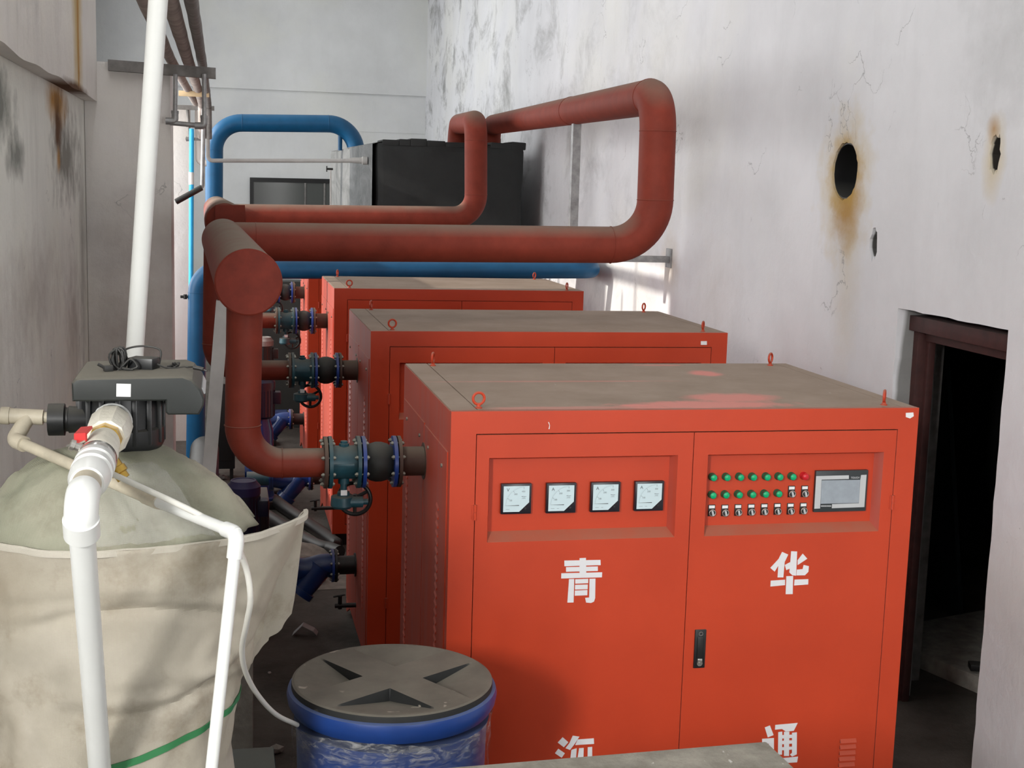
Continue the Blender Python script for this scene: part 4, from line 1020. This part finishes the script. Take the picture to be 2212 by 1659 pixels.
b = BM(); lathe(b, (HC.x, -1.17, 2.075), (0, 0, 1), [(0, .075), (.0, .098), (.012, .104), (.05, .104), (.055, .098), (zb_-2.075+.01, .098)], 40)
for k in range(16): a = 2*pi*k/16; box(b, (HC.x+.101*cos(a)-.006, -1.17+.101*sin(a)-.006, 2.09), (HC.x+.101*cos(a)+.006, -1.17+.101*sin(a)+.006, zb_), .002)
obj('valve_body', b, M_bpl, hd_)
kx = P(165, 906, y=-1.20)
b = BM(); lathe(b, (HC.x-.07, -1.20, kx.z), (-1, 0, 0), [(0, .030), (.05, .034), (.052, .030), (.058, .030), (.060, .040), (kx.x and .098, .040)], 12); obj('union_nut', b, M_bpl, hd_)
# power adapter with coiled cord
ad = thing('power_adapter', P(305, 795, y=-1.12), 'black power adapter block lying on the control head', 'power adapter')
az = zt; 
R2 = Matrix.Rotation(radians(-22), 3, 'Z'); ac = P(313, 778, y=-1.17); ac.z = az
b = BM(); box(b, (ac.x-.036, ac.y-.022, az), (ac.x+.030, ac.y+.024, az+.030), .004, R2); obj('adapter_body', b, M_bpl, ad)
pts = smooth_path([ac+V((.03, -.01, .014)), ac+V((.05, -.012, .006)), ac+V((.075, -.01, .004)), ac+V((.10, .01, .004)), ac+V((.125, -.01, .006)), ac+V((.15, -.02, -.002))])
b = BM(); tube(b, pts, .0022, 8); obj('low_voltage_cord', b, M_cord, ad)
b = BM(); random.seed(4); kc = ac+V((.068, .0, .008)); pts = smooth_path([kc+V((random.uniform(-.016, .016), random.uniform(-.012, .012), random.uniform(-.004, .010))) for _ in range(16)], 6); tube(b, pts, .0022, 8); obj('cord_tie', b, M_cord, ad)
b = BM(); tube(b, [ac+V((.118, -.008, .006)), ac+V((.142, -.018, .002))], [.006, .005], 12); obj('cord_plug', b, M_cord, ad)
pts = smooth_path([ac+V((.034, .012, .012)), ac+V((.036, .02, .045)), ac+V((.0, .03, .054)), ac+V((-.04, .02, .050)), ac+V((-.062, .0, .036))])
b = BM(); tube(b, pts, .0026, 8); obj('mains_cord', b, M_cord, ad)
b = BM(); cc = P(256, 778, y=-1.19); cc.z = az+.028
pts = []
for k in range(150):
    a = k*.42; s_ = .5+.5*sin(k*.13)
    pts.append(V((cc.x+.012*cos(a)+.004*sin(k*.7)+.006*sin(k*.05), cc.y+.010*sin(k*.31), cc.z+.027*sin(a)+.003*cos(k*.9))))
tube(b, pts, .0026, 7); obj('coiled_cord', b, M_cord, ad)
pts = smooth_path([V((cc.x+.01, cc.y-.01, az+.012)), V((cc.x+.03, cc.y-.015, az+.03)), V((cc.x+.045, cc.y-.018, az+.012)), V((cc.x+.025, cc.y-.02, az+.004)), V((cc.x+.01, cc.y-.018, az+.008)), V((cc.x+.035, cc.y-.022, az+.004))])
b = BM(); tube(b, pts, .0026, 7); obj('coiled_cord', b, M_cord, ad)
b = BM(); box(b, (cc.x-.034, cc.y-.03, az+.001), (cc.x-.012, cc.y-.012, az+.016), .003, Matrix.Rotation(.3, 3, 'Z')); tube(b, [V((cc.x-.03, cc.y-.028, az+.01)), V((cc.x-.046, cc.y-.03, az+.02))], .004, 8); obj('mains_plug', b, M_cord, ad)

# main inlet: union, ball valve, elbow and white drop pipe
E0 = P(176, 1072, d=2.62); U0 = P(246, 905, d=3.26)
E0b = V((E0.x, E0.y, E0.z)); ad_ = (E0-U0); Ln = ad_.length; ax = ad_.normalized()
iv = thing('inlet_valve_line', U0, 'taped white valve with small red lever above the thick white drop pipe', 'valve')
def part(name, mt, prof, seg=32, par=iv, label=None, o_=None):
    b = BM(); lathe(b, o_ or U0, ax, [(t*Ln, r) for t, r in prof], seg); return obj(name, b, mt, par, label=label)
part('threaded_collar', M_pvc, [(-.06, .040), (.0, .045), (.02, .047), (.035, .042), (.05, .047), (.065, .042), (.08, .047), (.10, .046)])
part('union_nut', M_tape, [(.09, .049), (.12, .052), (.26, .050), (.30, .044)], 10)
part('brass_nut', M_brass, [(.27, .036), (.275, .0385), (.34, .038), (.345, .034)], 8)
part('valve_body', M_tape, [(.33, .032), (.36, .036), (.45, .037), (.50, .041), (.60, .041), (.62, .035)], 28)
part('hose_clamp', M_nick, [(.575, .0425), (.59, .0435), (.625, .0435), (.63, .042)], 36)
part('ribbed_adapter', M_pvc, [(.60, .037), (.63, .043), (.67, .043), (.675, .039), (.70, .039), (.705, .043), (.74, .043), (.745, .038), (.77, .038), (.775, .042), (.82, .041), (.86, .034)], 32)
part('short_nipple', M_pvcd, [(.82, .029), (1.0, .029)], 28)
# small brass port under the valve body
b = BM(); c = U0+ax*Ln*.42; lathe(b, c, (.55, -.2, -.8), [(.02, .017), (.055, .017), (.056, .020), (.07, .020), (.072, .015), (.085, .015)], 16); obj('brass_port', b, M_brass, iv)
# lever
c = U0+ax*Ln*.56+V((-.030, 0, .020))
lv = None; b = BM(); lathe(b, c, V((-.8, -.1, .35)), [(0, .012), (.018, .010), (.019, .014), (.028, .013)], 12); lv = obj('valve_stem', b, M_nick, iv)
c2 = c+V((-.8, -.1, .35)).normalized()*.026
u_ = V((.35, .9, .35)).normalized(); w_ = V((.55, -.3, .1)).normalized()
def strip(b, pts, wd, th):
    for i in range(len(pts)-1):
        p, q = pts[i], pts[i+1]; d = (q-p).normalized(); s_ = wd; n_ = d.cross(s_).normalized()*th
        prism(b, [p-s_, p+s_, q+s_, q-s_], n_)
c3 = P(176, 950, d=2.90)
b = BM(); strip(b, [c2, c3], w_*.012, .004); obj('lever_neck', b, M_nick, lv)
b = BM(); strip(b, [c3+V((-.003, -.002, -.004)), P(172, 936, d=2.90), P(187, 921, d=2.97)], w_*.0145, .006); obj('lever_grip', b, M_red, lv)
# elbow and drop pipe
B_ = P(215, 1659, d=3.04); D1 = P(174, 1120, d=2.56); dd = (B_-D1).normalized()
EC = P(172, 1085, d=2.56)
b = BM(); pts = path([EC-ax*.075, EC, EC+dd*.085], .038, 10); tube(b, pts, .0325, 36); lathe(b, EC+dd*.045, dd, [(0, .0325), (.0, .0348), (.042, .0348), (.043, .025)], 36); obj('elbow', b, M_pvc, iv)
b = BM(); tube(b, [EC+dd*.05, EC+dd*2.1], .0252, 36); obj('drop_pipe', b, M_pvc, iv)

# thin drain line
dl = thing('drain_line', P(40, 940, d=3.2), 'thin dusty white pipe slanting across the vessel to an elbow and down', 'pipe')
K = [P(150, 904, d=3.36), P(62, 900, d=3.34), P(30, 950, d=3.30), P(330, 1080, d=2.98), P(512, 1153, d=2.72)]
low = P(457, 1659, d=2.74); dz_ = (low-K[4]).normalized()
b = BM(); tube(b, path([K[0], K[1], K[2], K[3]], [.02, .02], 6), .0138, 20); obj('dusty_run', b, M_pvcd, dl)
b = BM(); tube(b, [K[3], K[4]], .0126, 20); obj('cross_run', b, M_pvc, dl)
b = BM(); tube(b, [K[4]+dz_*.03, K[4]+dz_*1.6], .0126, 20); obj('down_run', b, M_pvc, dl)
e1 = (K[3]-K[4]).normalized()
b = BM(); tube(b, path([K[4]+e1*.045, K[4], K[4]+dz_*.05], .018, 8), .0162, 24); obj('elbow', b, M_pvc, dl)
b = BM(); tube(b, [K[3]-e1*-.035, K[3]-e1*.03], .0158, 24); obj('coupling', b, M_pvcd, dl)
e2 = (K[1]-K[2]).normalized(); e3 = (K[3]-K[2]).normalized(); e4 = (K[0]-K[1]).normalized()
b = BM(); tube(b, path([K[2]+e2*.04, K[2], K[2]+e3*.045], .018, 8), .0195, 20); obj('elbow', b, M_pvcd, dl)
b = BM(); tube(b, [K[1]-e4*.045, K[1]+e4*.035], .0195, 20); tube(b, [K[1]+e4*-.0, K[1]-e2*.035], .0185, 20); lathe(b, K[1]-e4*.045, -e4, [(0, .022), (.02, .022), (.024, .012)], 18); obj('tee', b, M_pvcd, dl)
b = BM(); tube(b, [K[1]+e4*.06, K[1]+e4*.085], .0185, 10); obj('coupling', b, M_pvcd, dl)
# brine hose
hp = smooth_path([P(228, 1017, d=2.98), P(300, 1050, d=2.93), P(380, 1087, d=2.86), P(440, 1118, d=2.82), P(498, 1160, d=2.80), P(530, 1222, d=2.88), P(541, 1290, d=2.92), P(533, 1345, d=3.0), P(523, 1400, d=3.15), P(530, 1450, d=3.3), P(556, 1500, d=3.5), P(596, 1543, d=3.72), P(642, 1566, d=3.92)], 8)
b = BM(); tube(b, hp, .0068, 14); tag(obj('brine_hose', b, M_hose), 'thin milky hose curving from the softener down to the blue brine drum', 'hose')

# ------------------------------------------------------------------ brine drum
BC = V((-.277, -.649, 0)); BZ = 1.235
br = thing('brine_drum', (BC.x, BC.y, 0), 'blue plastic brine drum with black lid and clear wrap, in front of the nearest cabinet', 'drum')
b = BM(); lathe(b, (BC.x, BC.y, .0), (0, 0, 1), [(0, .26), (.02, .27), (1.05, .292), (1.10, .294), (1.12, .300)], 72); obj('drum_shell', b, M_bbl, br)
b = BM(); lathe(b, (BC.x, BC.y, BZ-.085), (0, 0, 1), [(0, .292), (.0, .306), (.02, .318), (.045, .322), (.06, .318), (.066, .304), (.066, .296)], 72, cap=False); obj('drum_rim', b, M_bbl, br)
LR = .304
ld = None
b = BM(); NAa, NRr = 320, 110; rg = []
# grid lined up with the edges of the raised cross, clipped to the round lid
RL = LR*.985; w_ = .066
gl = sorted(set([round(x, 5) for x in [k*RL/46 for k in range(-47, 48)] if min(abs(abs(x)-w_), 9) > .004]+[w_-.0012, w_+.0025, -w_+.0012, -w_-.0025]))
ca, sa = cos(radians(33)), sin(radians(33)); gv = {}
def lv_(u, v_):
    if (u, v_) not in gv:
        r = sqrt(u*u+v_*v_); uu, vv = (u, v_) if r <= RL else (u*RL/r, v_*RL/r)
        f = max(0, min(1, (LR-.014-sqrt(uu*uu+vv*vv))/.21)); low_ = -.042*f if min(abs(u), abs(v_)) > w_ else 0
        gv[(u, v_)] = b.verts.new((BC.x+uu*ca-vv*sa, BC.y+uu*sa+vv*ca, BZ+low_))
    return gv[(u, v_)]
for a0_, a1_ in zip(gl, gl[1:]):
    for b0_, b1_ in zip(gl, gl[1:]):
        if min(abs(a0_), abs(a1_))**2*(a0_*a1_ > 0)+min(abs(b0_), abs(b1_))**2*(b0_*b1_ > 0) < RL*RL:
            b.faces.new((lv_(a0_, b0_), lv_(a1_, b0_), lv_(a1_, b1_), lv_(a0_, b1_)))
pr = [b.verts.new((BC.x+RL*cos(2*pi*k/NAa), BC.y+RL*sin(2*pi*k/NAa), BZ)) for k in range(NAa)]
for dr_, dz in ((.003, -.003), (.004, -.008), (.004, -.040), (-.01, -.042)):
    nx = [b.verts.new((BC.x+(LR+dr_)*cos(2*pi*k/NAa), BC.y+(LR+dr_)*sin(2*pi*k/NAa), BZ+dz)) for k in range(NAa)]
    for k in range(NAa): b.faces.new((pr[k], nx[k], nx[(k+1) % NAa], pr[(k+1) % NAa]))
    pr = nx
obj('drum_lid', b, M_lid, br)
b = BM(); rg = []
for i in range(40):
    z = .15+(BZ-.095-.15)*i/39; row = []
    for k in range(NAa):
        a = 2*pi*k/NAa; r = .300+.004*i/39+.010*abs(mnoise.noise(V((a*3, z*9+a*1.5, 0))))+.006*mnoise.noise(V((a*11, z*24, 5)))*(.4+.6*i/39)
        if i == 39: r += .002
        row.append(b.verts.new((BC.x+r*cos(a), BC.y+r*sin(a), z+.012*sin(a*3+1))))
    rg.append(row)
for i in range(39):
    for k in range(NAa): b.faces.new((rg[i][k], rg[i][(k+1) % NAa], rg[i+1][(k+1) % NAa], rg[i+1][k]))
obj('stretch_film', b, M_film, br)

# ------------------------------------------------------------------ concrete ledge in front
s0 = P(1655, 1601, z=1.25)
b = BM(); box(b, (-.30, -2.4, 1.10), (s0.x, s0.y, 1.25), .006)
bmesh.ops.rotate(b, verts=b.verts[:], cent=s0, matrix=Matrix.Rotation(radians(2.2), 3, 'Z'))
o = obj('concrete_ledge', b, M_slab); tag(o, 'grey concrete ledge at the bottom edge, in front of the nearest cabinet', 'ledge')
b = BM(); box(b, (-.10, -2.35, 0), (s0.x-.05, s0.y-.06, 1.098), .006); tag(obj('ledge_wall', b, M_conc), 'low concrete wall carrying the grey ledge', 'wall')

# ------------------------------------------------------------------ lower connections, strainers, pumps
def strainer(par_loc, lab):
    X, Yc, Z = par_loc
    t = thing('strainer', par_loc, lab, 'strainer', 'blue strainers on the lower connections')
    b = BM(); lathe(b, (X, Yc, Z), (-1, 0, 0), [(0, .07), (.012, .07), (.0122, .055), (.115, .055)], 32); obj('inlet_stub', b, M_blk, t)
    for x_, mt in ((X-.115, M_blk), (X-.133, M_bfl)):
        b = BM(); disc(b, x_, .098, .014, (0, Yc, Z), hub=.05); obj('flange', b, mt, t)
    bolts(t, X-.115, X-.147, (0, Yc, Z), .083, 8)
    b = BM(); tube(b, smooth_path([(X-.147, Yc, Z), (X-.20, Yc, Z), (X-.26, Yc, Z-.015), (X-.32, Yc, Z-.02), (X-.42, Yc, Z)]), .070, 32)
    tube(b, [(X-.21, Yc-.01, Z-.0), (X-.315, Yc-.03, Z-.135)], [.074, .064], 28); tube(b, [(X-.31, Yc-.03, Z-.13), (X-.332, Yc-.033, Z-.158)], [.076, .076], 28)
    obj('strainer_body', b, M_bfl2, t)
    b = BM(); disc(b, X-.42, .095, .016, (0, Yc, Z), hub=.05); disc(b, X-.44, .095, .014, (0, Yc, Z), hub=.05); obj('outlet_flange', b, M_bfl2, t)
    b = BM(); tube(b, [(X-.45, Yc, Z), (X-.62, Yc, Z)], .055, 28); obj('outlet_pipe', b, M_teal, t)
    return t
M_bfl2 = mat('glossy_blue_enamel', (.008, .032, .14), .22, var=.12, dust=(.05, .07, .14), da=.3)
zl = P(775, 1230, x=-.012).z
strainer((-.012, 3.12, .49), 'glossy dark blue strainer low beside the second cabinet')
strainer((.022, 5.80, .42), 'blue strainer low beside the third cabinet, under the red branch pipe')
strainer((0, 8.40, .42), 'blue strainer low beside the farthest cabinet')
def pump(loc, top, r, zt, mt, capm, lab):
    t = thing('circulation_pump', (loc[0], loc[1], 0), lab, 'pump')
    x, y = loc
    b = BM(); lathe(b, (x, y, zt-.34), (0, 0, 1), [(0, r*.8), (.02, r), (.26, r), (.28, r*.97)], 40)
    for k in range(24): a = 2*pi*k/24; box(b, (x+r*cos(a)-.003, y+r*sin(a)-.003, zt-.32), (x+r*cos(a)+.003, y+r*sin(a)+.003, zt-.10))
    box(b, (x+r*.7, y-.05, zt-.22), (x+r+.05, y+.05, zt-.12), .008)
    obj('motor', b, mt, t)
    b = BM(); lathe(b, (x, y, zt-.085), (0, 0, 1), [(0, r*1.04), (.05, r*1.04), (.075, r*.82), (.085, r*.78), (.085, r*.70), (.081, r*.68)], 40); obj('fan_cowl', b, capm, t)
    b = BM(); lathe(b, (x, y, .06), (0, 0, 1), [(0, r*1.2), (.03, r*1.2), (.04, r), (zt-.5, r*.9), (zt-.42, r*.7), (zt-.38, r*.7)], 32); tube(b, [(x-.13, y, .30), (x+.24, y, .30)], .06, 24); obj('pump_casing', b, M_bfl2, t)
    b = BM(); box(b, (x-.13, y-.13, 0), (x+.13, y+.13, .07), .01); obj('pump_base', b, M_blk, t)
pm = P(526, 1037, y=3.5); pump((pm.x, 3.5), None, .098, pm.z, mat('navy_enamel', (.007, .008, .030), .4), mat('violet_enamel', (.028, .024, .10), .4, dust=(.10, .09, .16), da=.5), 'dark blue pump motor with violet fan cowl, beside the sack rim')
pm = P(563, 815, y=6.6); pump((pm.x, 6.6), None, .115, pm.z, mat('dark_navy_enamel', (.005, .008, .028), .4), mat('dark_navy_enamel', (.005, .008, .028), .4), 'dark navy pump motor below the second branch pipe')
pm = P(569, 728, y=9.3); pump((pm.x, 9.3), None, .10, pm.z, M_bpl, M_dst, 'black pump motor with grey cap under the third valve')
for pts, r, lab in (([P(560, 1060, z=.05), P(645, 1118, z=.05), P(690, 1148, z=.05), P(722, 1172, z=.05), (.05, 5.2, .05)], .05, 'upper of two dark pipes lying on the floor beside the second cabinet'),
                    ([P(540, 1090, z=.05), P(645, 1158, z=.05), P(690, 1180, z=.05), P(712, 1185, z=.05), (.05, 4.95, .05)], .05, 'lower of two dark pipes lying on the floor beside the second cabinet')):
    b = BM(); tube(b, smooth_path(pts, 6), r, 20); tag(obj('floor_pipe', b, M_blk), lab, 'pipe', 'dark pipes on the floor')
# heap of rubble and dust by the second cabinet
b = BM(); n = 36; c = P(640, 1195, z=.02)+V((-.12, -.1, 0)); g_ = [[None]*(n+1) for _ in range(n+1)]
for i in range(n+1):
    for j in range(n+1):
        x, y = (i/n-.5)*.9, (j/n-.5)*1.5; r = sqrt((x/.45)**2+(y/.75)**2); h = max(0, 1-r*r)*.09*(1+.6*mnoise.noise(V((x*6, y*6, 2))))
        g_[i][j] = b.verts.new((c.x+x, c.y+y, .002+h+.008*mnoise.noise(V((x*30, y*30, 0)))*(r < 1)))
for i in range(n):
    for j in range(n): b.faces.new((g_[i][j], g_[i+1][j], g_[i+1][j+1], g_[i][j+1]))
tag(obj('sand_heap', b, mat('dirty_sand', (.17, .15, .125), .95, var=.3, vs=14, bmp=.4)), 'low pale heap of sand behind the blue strainer', 'heap', kind='stuff')
# bent metal scrap
c = P(660, 1368, z=.01); b = BM()
strip(b, [c+V((-.075, .0, 0)), c+V((-.015, .02, .05)), c+V((.05, .0, .02)), c+V((.07, -.015, 0))], V((.007, .035, 0)), .002)
tag(obj('metal_scrap', b, M_gal, smooth=None), 'bent strip of sheet metal on the floor behind the drum', 'scrap')
def tap(c, lab):
    b = BM(); tube(b, [c+V((-.04, 0, 0)), c+V((.16, 0, 0))], .014, 12); tube(b, [c+V((-.01, 0, -.02)), c+V((-.01, 0, .06))], .012, 12); tube(b, [c+V((-.05, 0, .055)), c+V((.02, 0, .065))], .006, 8)
    tag(obj('drain_valve', b, M_blk), lab, 'valve')
tap(P(738, 1308, x=-.10), 'small black drain valve low at the second cabinet'); tap(P(684, 1098, x=-.10), 'small black drain valve low at the third cabinet')
# block and teal machine base behind the drum
b = BM(); q0 = P(500, 1608, z=.75); box(b, (-.95, -.25, 0), (-.60, .30, .62), .01); tag(obj('teal_machine_base', b, M_teal), 'dark teal metal base in the shade between vessel and drum', 'machine base')
b = BM(); box(b, (-.92, 1.0, 0), (-.66, 1.5, .95), .012); tag(obj('concrete_block', b, M_conc), 'upright grey concrete block in the shade behind the vessel', 'block')
# dark panel, then a pipe and boxes added to darken the passage
b = BM(); box(b, (-.62, 10.2, .0), (.30, 10.5, 1.62), .012); tag(obj('machine_panel', b, mat('slate_panel', (.040, .044, .040), .6)), 'dark slate panel standing far back below the tank, behind the pumps', 'panel')
rh = thing('dark_cover_pipe', (-.93, 5.8, .2), 'dark low pipe added to cover the pale floor behind the silver post', 'pipe')
b = BM(); tube(b, [(-.93, 2.6, .42), (-.93, 6.95, .42)], .12, 32); obj('header_pipe', b, M_blk, rh)  # pipe added so its dark body hides the pale floor
for yy in (3.0, 4.9, 6.6): b = BM(); box(b, (-1.0, yy, 0), (-.86, yy+.08, .32), .006); obj('pipe_stand', b, M_blk, rh)
for x, y, z, sx, sy, lab in ((-.62, 4.75, .55, .30, .40, 'dark box on legs added to darken the gap between the first and second pumps'), (-.78, 7.7, .9, .22, .3, 'tall dark box added to darken the floor beside the navy pump motor')):  # boxes added as dark filler for the dim passage
    t = thing('dark_filler_box', (x, y, 0), lab, 'filler box')
    b = BM(); box(b, (x-sx/2, y-sy/2, .12), (x+sx/2, y+sy/2, z), .01); obj('housing', b, M_bpl, t)
    b = BM(); box(b, (x-sx/2+.03, y-sy/2-.006, .2), (x+sx/2-.03, y-sy/2+.002, z-.06), .003); obj('box_cover', b, M_blk, t)
    for dx in (-1, 1):
        for dy in (-1, 1): b = BM(); box(b, (x+dx*(sx/2-.03)-.015, y+dy*(sy/2-.03)-.015, 0), (x+dx*(sx/2-.03)+.015, y+dy*(sy/2-.03)+.015, .13)); obj('leg', b, M_blk, t)
for k, (pa, pb) in enumerate((((-.1, 4.4), (-.75, 4.15)), ((-.12, 7.1), (-.7, 6.9)))):
    b = BM(); tube(b, smooth_path([(pa[0], pa[1], .03), ((pa[0]+pb[0])/2, pa[1]-.12, .03), (pb[0], pb[1], .03)]), .024, 14); tag(obj('floor_cable', b, M_rub), ('black cable snaking on the floor before the third cabinet', 'black cable snaking on the floor before the farthest cabinet')[k], 'cable')
# scattered debris
random.seed(21)
mats_ = [M_conc, M_dst, M_lag]
for k in range(26):
    x, y = random.uniform(-.95, -.12), random.uniform(.6, 9.5); s_ = random.uniform(.012, .045)
    b = lump((x, y, s_*.5), (s_, s_*random.uniform(.5, 1.3), s_*.6), k*1.7, 1, .5)
    tag(obj('rubble_piece', b, mats_[k % 3], smooth=None), 'small piece of rubble on the dusty floor between pumps and cabinets', 'rubble', 'rubble on the floor')
